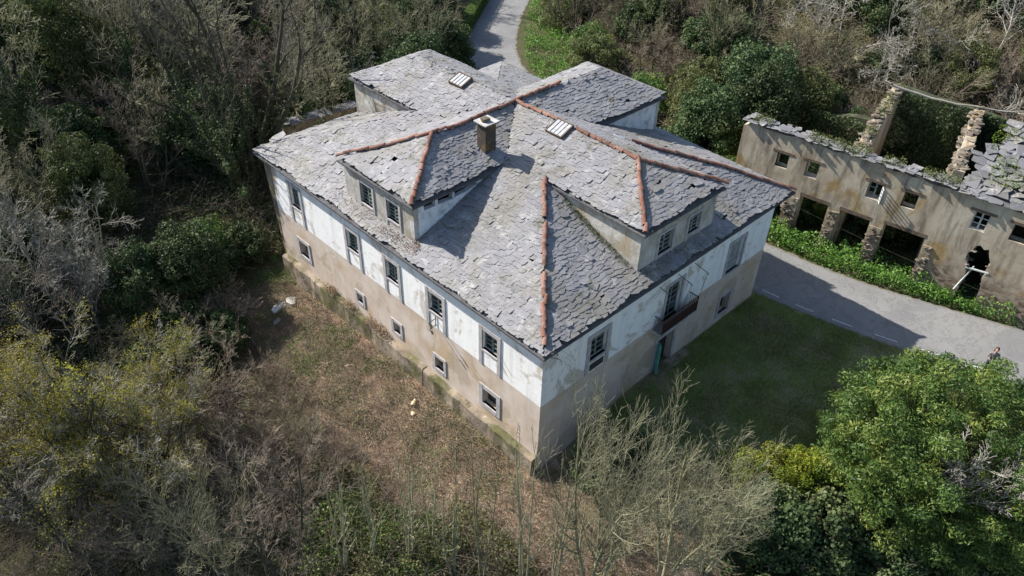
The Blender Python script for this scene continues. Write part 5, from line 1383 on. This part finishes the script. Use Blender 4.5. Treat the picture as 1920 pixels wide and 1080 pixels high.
twigs('lower_twigs', 'tangle of dry stalks along the bottom left edge', 10000, [(-20, 17), (-9.5, 15.5), (-7, 10), (-5.5, 5), (-2.8, -2), (-.5, -6), (-5, -7), (-11, 2), (-20, 8)], 633, (.4, 1.8), 'twig_brown', .006, .9)

# low garden wall behind the far left corner, capped with slate slabs and overgrown
gw = empty('garden_wall', (6.0, 26.6, g(6.0, 26.6))); tag(gw, 'low overgrown stone wall with slate capping behind the far left roof corner', 'wall')
m = MB(); zb_ = g(6.0, 26.6); m.box((0, 0, 0), Vector((.995, -.1, 0)), Vector((.1, .995, 0)), Z_, -1.5, 3.4, -.35, .35, -.5, 3.9); m.build('wall', MAT['plinth'], gw)
rgw = random.Random(91)
for i in range(9):
    mm = MB(); w = rgw.uniform(.5, .9); out = slate_outline(rgw, w, .8); add_slate(mm, [Vector((a, b - .4, .06)) for a, b in out], [Vector((a, b - .4, 0)) for a, b in out], rgw.random())
    o = mm.build('capping_slab', MAT['slate'], gw, tint=True); o.location = (-1.2 + i * .56, .12 - i * .056, 3.92 + rgw.uniform(0, .05)); o.rotation_euler = (rgw.gauss(0, .08), rgw.gauss(0, .08), rgw.gauss(0, .3))

# ivy on the back wall of the ruin
rg = np.random.default_rng(640); n = 22000; s_ = rg.uniform(-2.7, 9.5, n); zz_ = rg.uniform(.8, 8.0, n); ok = zz_ < np.where(s_ < 2.7, 5.4, 8.0); s_, zz_ = s_[ok], zz_[ok]
cc_ = 8.15 - .5 * vnoise(s_ * 1.3, zz_ * 1.3, 6) + rg.normal(0, .07, len(s_))
P = np.column_stack([22.64 + D3.x * s_ - N3.x * cc_, 2.88 + D3.y * s_ - N3.y * cc_, zz_])
tag(link('wall_ivy', leaf_mesh('wall_ivy', P, .14, 641, 'leaf_ivy', None, .2, .75, np.tile(np.array([[N3.x, N3.y, .2]]), (len(P), 1))), ()), 'ivy sheet covering the inside back wall of the ruin', 'ivy', kind='stuff')

# weeds along the head of the ruin wall and on the cross walls
rg = np.random.default_rng(650); n = 5200; s_ = rg.uniform(-2.8, 9.0, n); cc_ = rg.uniform(-.1, .6, n); ok = vnoise(s_ * 1.1, cc_ * 0, 12) > .55; s_, cc_ = s_[ok], cc_[ok]
P1 = np.column_stack([22.64 + D3.x * s_ - N3.x * cc_, 2.88 + D3.y * s_ - N3.y * cc_, 7.12 + rg.random(len(s_)) ** 2 * .4])
f = rg.random(1800); s_ = 3.45 - .6 * f + rg.normal(0, .2, 1800); cc_ = .7 + 7.2 * f
P2 = np.column_stack([22.64 + D3.x * s_ - N3.x * cc_, 2.88 + D3.y * s_ - N3.y * cc_, 7.15 + 1.1 * f + rg.random(1800) ** 2 * .3])
keep = vnoise(f * 9, f * 0, 15) > .45
tag(link('wall_top_weeds', leaf_mesh('wall_top_weeds', np.concatenate([P1, P2[keep]]), .10, 651, 'leaf_olive', None, .3, .5), ()), 'olive weeds growing along the broken wall tops of the ruin', 'plants', kind='stuff')

# ------------------------------------------------------------------ small things
# person on the road edge behind the evergreen, looking up, holding a controller
def person(px, py):
    z0 = .875
    root = empty('person', (px, py, z0), 0)
    tag(root, 'person with brown hair and greyish top standing on the road behind the big evergreen', 'person')
    J = {}; E_ = []
    def v(n, x, y, z, r, r2=None, par=None):
        J[n] = (Vector((x, y, z)), (r, r2 or r)); 
        if par: E_.append((par, n))
    v('pelvis', 0, 0, .95, .155, .115); v('waist', .0, 0, 1.1, .135, .10, 'pelvis'); v('chest', .0, 0, 1.28, .165, .115, 'waist'); v('neckb', 0, .0, 1.43, .07, .06, 'chest'); v('neck', 0, .015, 1.50, .05, .05, 'neckb')
    v('head0', 0, .03, 1.56, .065, .08, 'neck'); v('head1', 0, .025, 1.63, .075, .09, 'head0'); v('head2', 0, .0, 1.69, .062, .075, 'head1')
    for s, nm in ((-1, 'l'), (1, 'r')):
        v('sh' + nm, s * .18, 0, 1.39, .062, .058, 'chest'); v('el' + nm, s * .24, .06, 1.13, .045, .043, 'sh' + nm); v('wr' + nm, s * .10, .26, 1.14, .028, .032, 'el' + nm); v('pa' + nm, s * .075, .32, 1.15, .024, .035, 'wr' + nm)
        for k in range(4): v('f%d' % k + nm, s * (.055 - .004 * k), .37 + .004 * k, 1.185 - .022 * k, .009, .009, 'pa' + nm); v('g%d' % k + nm, s * (.03), .385 - .004 * k, 1.18 - .022 * k, .008, .008, 'f%d' % k + nm)
        v('th' + nm, s * .05, .33, 1.195, .010, .010, 'pa' + nm); v('tg' + nm, s * .03, .355, 1.205, .009, .009, 'th' + nm)
        v('hip' + nm, s * .09, 0, .88, .10, .10, 'pelvis'); v('kn' + nm, s * .10, .02, .50, .062, .065, 'hip' + nm); v('an' + nm, s * .105, -.02, .09, .042, .045, 'kn' + nm); v('to' + nm, s * .12, .14, .035, .035, .03, 'an' + nm)
    names = list(J); idx = {n: i for i, n in enumerate(names)}
    me = bpy.data.meshes.new('body'); me.from_pydata([J[n][0] for n in names], [(idx[a], idx[b]) for a, b in E_], [])
    ob = bpy.data.objects.new('body', me); C.objects.link(ob)
    sk = ob.modifiers.new('skin', 'SKIN')
    if not me.skin_vertices: me.skin_vertices.new()
    for n in names:
        sv = me.skin_vertices[0].data[idx[n]]; sv.radius = J[n][1]; sv.use_root = (n == 'pelvis')
    ob.modifiers.new('sub', 'SUBSURF').levels = 2
    dg = bpy.context.evaluated_depsgraph_get(); ev = ob.evaluated_get(dg); bm_ = bpy.data.meshes.new_from_object(ev)
    bpy.data.objects.remove(ob)
    body = link('body', bm_, [simple('skin', (.42, .27, .20), .6, .1, 5), simple('pale_top', (.17, .15, .145), .9, .2, 9), simple('dark_trousers', (.03, .032, .04), .9, .3, 6), simple('shoes', (.05, .04, .035), .8, .2, 5)], root)
    for p in bm_.polygons:
        c = p.center; p.use_smooth = True
        hand = c.y > .27 and 1.1 < c.z < 1.25 and abs(c.x) < .13
        p.material_index = 3 if c.z < .1 else 2 if c.z < .98 else 0 if (c.z > 1.455 or hand) else 1
    def ball(name, c, s, m, sub=3, cut=None):
        b = bmesh.new(); bmesh.ops.create_icosphere(b, subdivisions=sub, radius=1)
        for q in b.verts: q.co = Vector((q.co.x * s[0], q.co.y * s[1], q.co.z * s[2])) + Vector(c)
        if cut: bmesh.ops.delete(b, geom=[q for q in b.verts if cut(q.co)], context='VERTS')
        mm = bpy.data.meshes.new(name); b.to_mesh(mm); b.free()
        for p in mm.polygons: p.use_smooth = True
        return link(name, mm, m, body)
    hair = simple('brown_hair', (.085, .042, .026), .6, .35, 30)
    ball('hair', (0, -.02, 1.655), (.098, .115, .115), hair, 3, lambda q: q.y > .055 and q.z < 1.70)
    ball('hair', (0, -.075, 1.52), (.10, .055, .13), hair)
    ball('nose', (0, .118, 1.62), (.012, .018, .02), bm_.materials[0], 2)
    for s in (-1, 1):
        ball('eye', (s * .03, .104, 1.645), (.012, .008, .007), MAT['iron'], 2); ball('ear', (s * .082, .015, 1.63), (.012, .022, .032), bm_.materials[0], 2)
    ball('mouth', (0, .108, 1.585), (.022, .008, .006), simple('lips', (.32, .13, .11), .6, .1, 5), 2)
    d = Vector((CAM.x - px, CAM.y - py, 0)); root.rotation_euler = (0, 0, math.atan2(d.y, d.x) - PI / 2 + .25)
    ct = MB(); ct.box((0, 0, 0), X_, Y_, Z_, -.055, .055, .345, .385, 1.13, 1.17); ct.bar((-.03, .37, 1.17), (-.03, .37, 1.21), .006); ct.bar((.03, .37, 1.17), (.03, .37, 1.21), .006)
    co = ct.build('controller', MAT['iron']); co.location = root.location; co.rotation_euler = root.rotation_euler
    tag(co, 'small black hand controller held by the person', 'controller')
person(19.3, -10.95)

# pale trunk fallen across the cross walls of the ruin
G = Grow(900)
p0 = Vector((29.9, 1.05, 8.45)); p1 = Vector((32.1, -4.9, 8.25)); n = 9; pts = [p0.lerp(p1, i / n) + Vector((0, 0, -.22 * math.sin(PI * i / n) + G.r.gauss(0, .03))) for i in range(n + 1)]
sg = [(*(pts[i] - p0), *(pts[i + 1] - p0), .075 - .004 * i, .075 - .004 * (i + 1)) for i in range(n)]
for k in range(7):
    q = p1 - p0 + Vector((0, .5 - k * .15, 0)); d = Vector((G.r.uniform(-.5, .9), G.r.uniform(-1, -.1), G.r.uniform(-.1, .7)))
    G.branch(q, d, G.r.uniform(.8, 1.8), .03, 1, dict(SPEC_OAK, n=[5, 5, 4, 3], lv=2, rmin=.012))
V, F = tubes(sg + G.seg[1] + G.seg[2] + G.seg[3], 6); me = np_mesh('fallen_log', V, F, True)
o = link('fallen_log', me, MAT['bark_pale']); o.location = p0; tag(o, 'pale fallen trunk lying across the two stone cross walls of the ruin', 'log')

# sawn logs, broken slab pieces, poles on the cleared slope
def log(name, p, d, L, r, label, mat='bark_pale', cat='log'):
    d = Vector(d).normalized(); rr_ = random.Random(int(p[0] * 100)); m = MB(); k = 9
    a = d.cross(Vector((0, 0, 1))).normalized(); b = a.cross(d); rings = []
    for i in range(5):
        f = i / 4; vs = []
        for j in range(k):
            t_ = 2 * PI * j / k; q = r * (1 - .12 * f) * rr_.uniform(.9, 1.1); vs.append(d * (L * f) + a * math.cos(t_) * q + b * math.sin(t_) * q + b * .02 * math.sin(f * 5))
        rings.append(vs)
    vs = [v for q in rings for v in q]
    fs = [(i * k + j, i * k + (j + 1) % k, (i + 1) * k + (j + 1) % k, (i + 1) * k + j) for i in range(4) for j in range(k)] + [tuple(range(k))[::-1], tuple(range(4 * k, 5 * k))]
    m.add(vs, fs); o = m.build(name, MAT[mat]); o.location = (p[0], p[1], g(p[0], p[1]) + r * .8 + (p[2] if len(p) > 2 else 0)); tag(o, label, cat)
cutwood = simple('fresh_cut_wood', (.55, .44, .27), .8, .2, 8); MAT['cut'] = cutwood
log('sawn_log', (-1.45, 6.65), (.8, .5, .0), .40, .11, 'freshly sawn pale log end on the cleared slope, nearest the wall', 'cut')
log('sawn_log', (-1.75, 6.15), (.3, 1, .0), .26, .10, 'shorter freshly sawn pale log end beside the other log', 'cut')
log('sawn_log', (-2.2, 11.1), (.9, -.5, .02), .5, .05, 'small pale cut branch on the slope above the log ends', 'cut')
log('sawn_log', (-2.7, 11.9), (1, -.3, .02), .35, .05, 'smallest pale cut branch on the slope', 'cut')
log('fallen_pole', (-6.2, 9.9), (1, -.75, .03), 1.5, .035, 'thin pale pole lying at the left side of the clearing', 'bark_pale', 'pole')
log('leaning_trunk', (-4.4, 15.2), (-.1, 1.0, .42), 4.2, .10, 'dark trunk leaning at the left edge of the clearing', 'bark_dark', 'trunk')
def slab(name, x, y, w, l, rz, label, mat='concrete'):
    r = random.Random(int(x * 77 + y)); m = MB()
    out = [(math.cos(t_) * w * r.uniform(.75, 1.1), math.sin(t_) * l * r.uniform(.75, 1.1)) for t_ in [i * 2 * PI / 7 for i in range(7)]]
    m.add([Vector((a, b, .07 + r.uniform(0, .05))) for a, b in out] + [Vector((a, b, -.06)) for a, b in out], [tuple(range(7))] + [(i, 7 + i, 7 + (i + 1) % 7, (i + 1) % 7) for i in range(7)])
    o = m.build(name, MAT[mat]); o.location = (x, y, g(x, y) + .03); o.rotation_euler = (r.gauss(0, .1), r.gauss(0, .1), rz); tag(o, label, 'slab')
slab('broken_slab', -2.0, 17.7, .5, .32, .3, 'larger pale broken slab lying in the weeds near the far wall end', 'white_metal')
slab('broken_slab', -1.3, 17.5, .42, .3, 1.2, 'grey mossy broken slab beside the larger pale one')
slab('broken_slab', -2.6, 16.9, .3, .14, .4, 'thin narrow pale slab below the larger broken slabs')

# weeds rooted in the gutters of the roof (uncountable)
def roof_weeds(name, label, n, spots, mat, seed, size=.09, h=.22):
    rg = np.random.default_rng(seed); P = []
    for (x0, y0, x1, y1, w, fz, k) in spots:
        m = int(n * k); f = rg.random(m); x = x0 + (x1 - x0) * f + rg.normal(0, w, m); y = y0 + (y1 - y0) * f + rg.normal(0, w, m)
        ok = vnoise(x * 1.6, y * 1.6, seed) > .42; x, y = x[ok], y[ok]
        z = np.array([fz(a, b) for a, b in zip(x, y)]) + .07 + rg.random(len(x)) ** 1.5 * h
        P.append(np.stack([x, y, z], 1))
    return tag(link(name, leaf_mesh(name, np.concatenate(P), size, seed, mat, None, .2, .3), ()), label, 'plants', kind='stuff')
roof_weeds('gutter_weeds', 'weeds and dry grass on the slates below the left dormer', 3200, [(.12, 8.0, .12, 12.3, .16, P_SW, .5), (.2, 7.6, .6, 8.1, .2, P_SW, .3), (.1, 11.8, .3, 14.0, .2, P_SW, .2)], 'leaf_dead', 701)
roof_weeds('gutter_moss', 'green weeds on the slates below the left dormer', 900, [(.12, 8.0, .12, 12.3, .16, P_SW, .6), (.5, 13.6, .2, 18.5, .3, P_SW, .4)], 'leaf_olive', 702, .08, .16)
roof_weeds('valley_weeds', 'yellow-green weeds along the side wall of the front dormer', 2600, [(5.72, .7, 5.75, 4.6, .10, P_SE, .6), (6.0, .12, 9.8, .12, .12, P_SE, .4)], 'leaf_olive', 703, .08, .16)
rg = np.random.default_rng(705); n = 5200
s_ = rg.uniform(8.8, 17, n); c_ = rg.uniform(-.1, 5.2, n); ok = (vnoise(s_ * .8, c_ * 1.1, 9) > .60); s_, c_ = s_[ok], c_[ok]
P = np.array([(Vector((22.64, 2.88, 0)) + D3 * a - N3 * b)[:2] for a, b in zip(s_, c_)]); z = np.array([ruin_z(a, b) for a, b in zip(s_, c_)]) + .14 + rg.random(len(s_)) * .05
tag(link('ruin_moss', leaf_mesh('ruin_moss', np.column_stack([P, z]), .10, 706, 'leaf_yellow', np.clip(rg.normal(.1, .15, len(s_)), 0, 1), .8, .6), ()), 'yellow-green moss on the collapsing slate roof of the ruin', 'moss', kind='stuff')
# debris weeds in the gap behind the plinth
rg = np.random.default_rng(707); n = 2500; y = rg.uniform(10, 15.5, n); ok = vnoise(y * 1.2, y * 0, 3) > .4; y = y[ok]
tag(link('ledge_weeds', leaf_mesh('ledge_weeds', np.column_stack([rg.uniform(-.42, -.02, len(y)), y, 1.14 + rg.random(len(y)) ** 2 * .35]), .10, 708, 'leaf_dead', None, .2, .3), ()), 'dry weeds and debris on the ledge along the sunlit wall', 'plants', kind='stuff')

roof_weeds('roof_moss', 'scattered moss and debris on the slates of the far left roof', 2600, [(1.5, 15.5, 5.5, 16.5, .9, P_SW, .5), (.8, 16.5, 1.0, 19.5, .5, P_SW, .3), (5.5, 16.5, 7.6, 17.5, .6, P_SW, .2)], 'leaf_dead', 710, .07, .05)
roof_weeds('ridge_moss', 'green moss on the broken ridge of the rear left dormer', 500, [(8.5, 14.8, 8.5, 17.6, .12, P_SW, 1)], 'leaf_olive', 711, .08, .12)
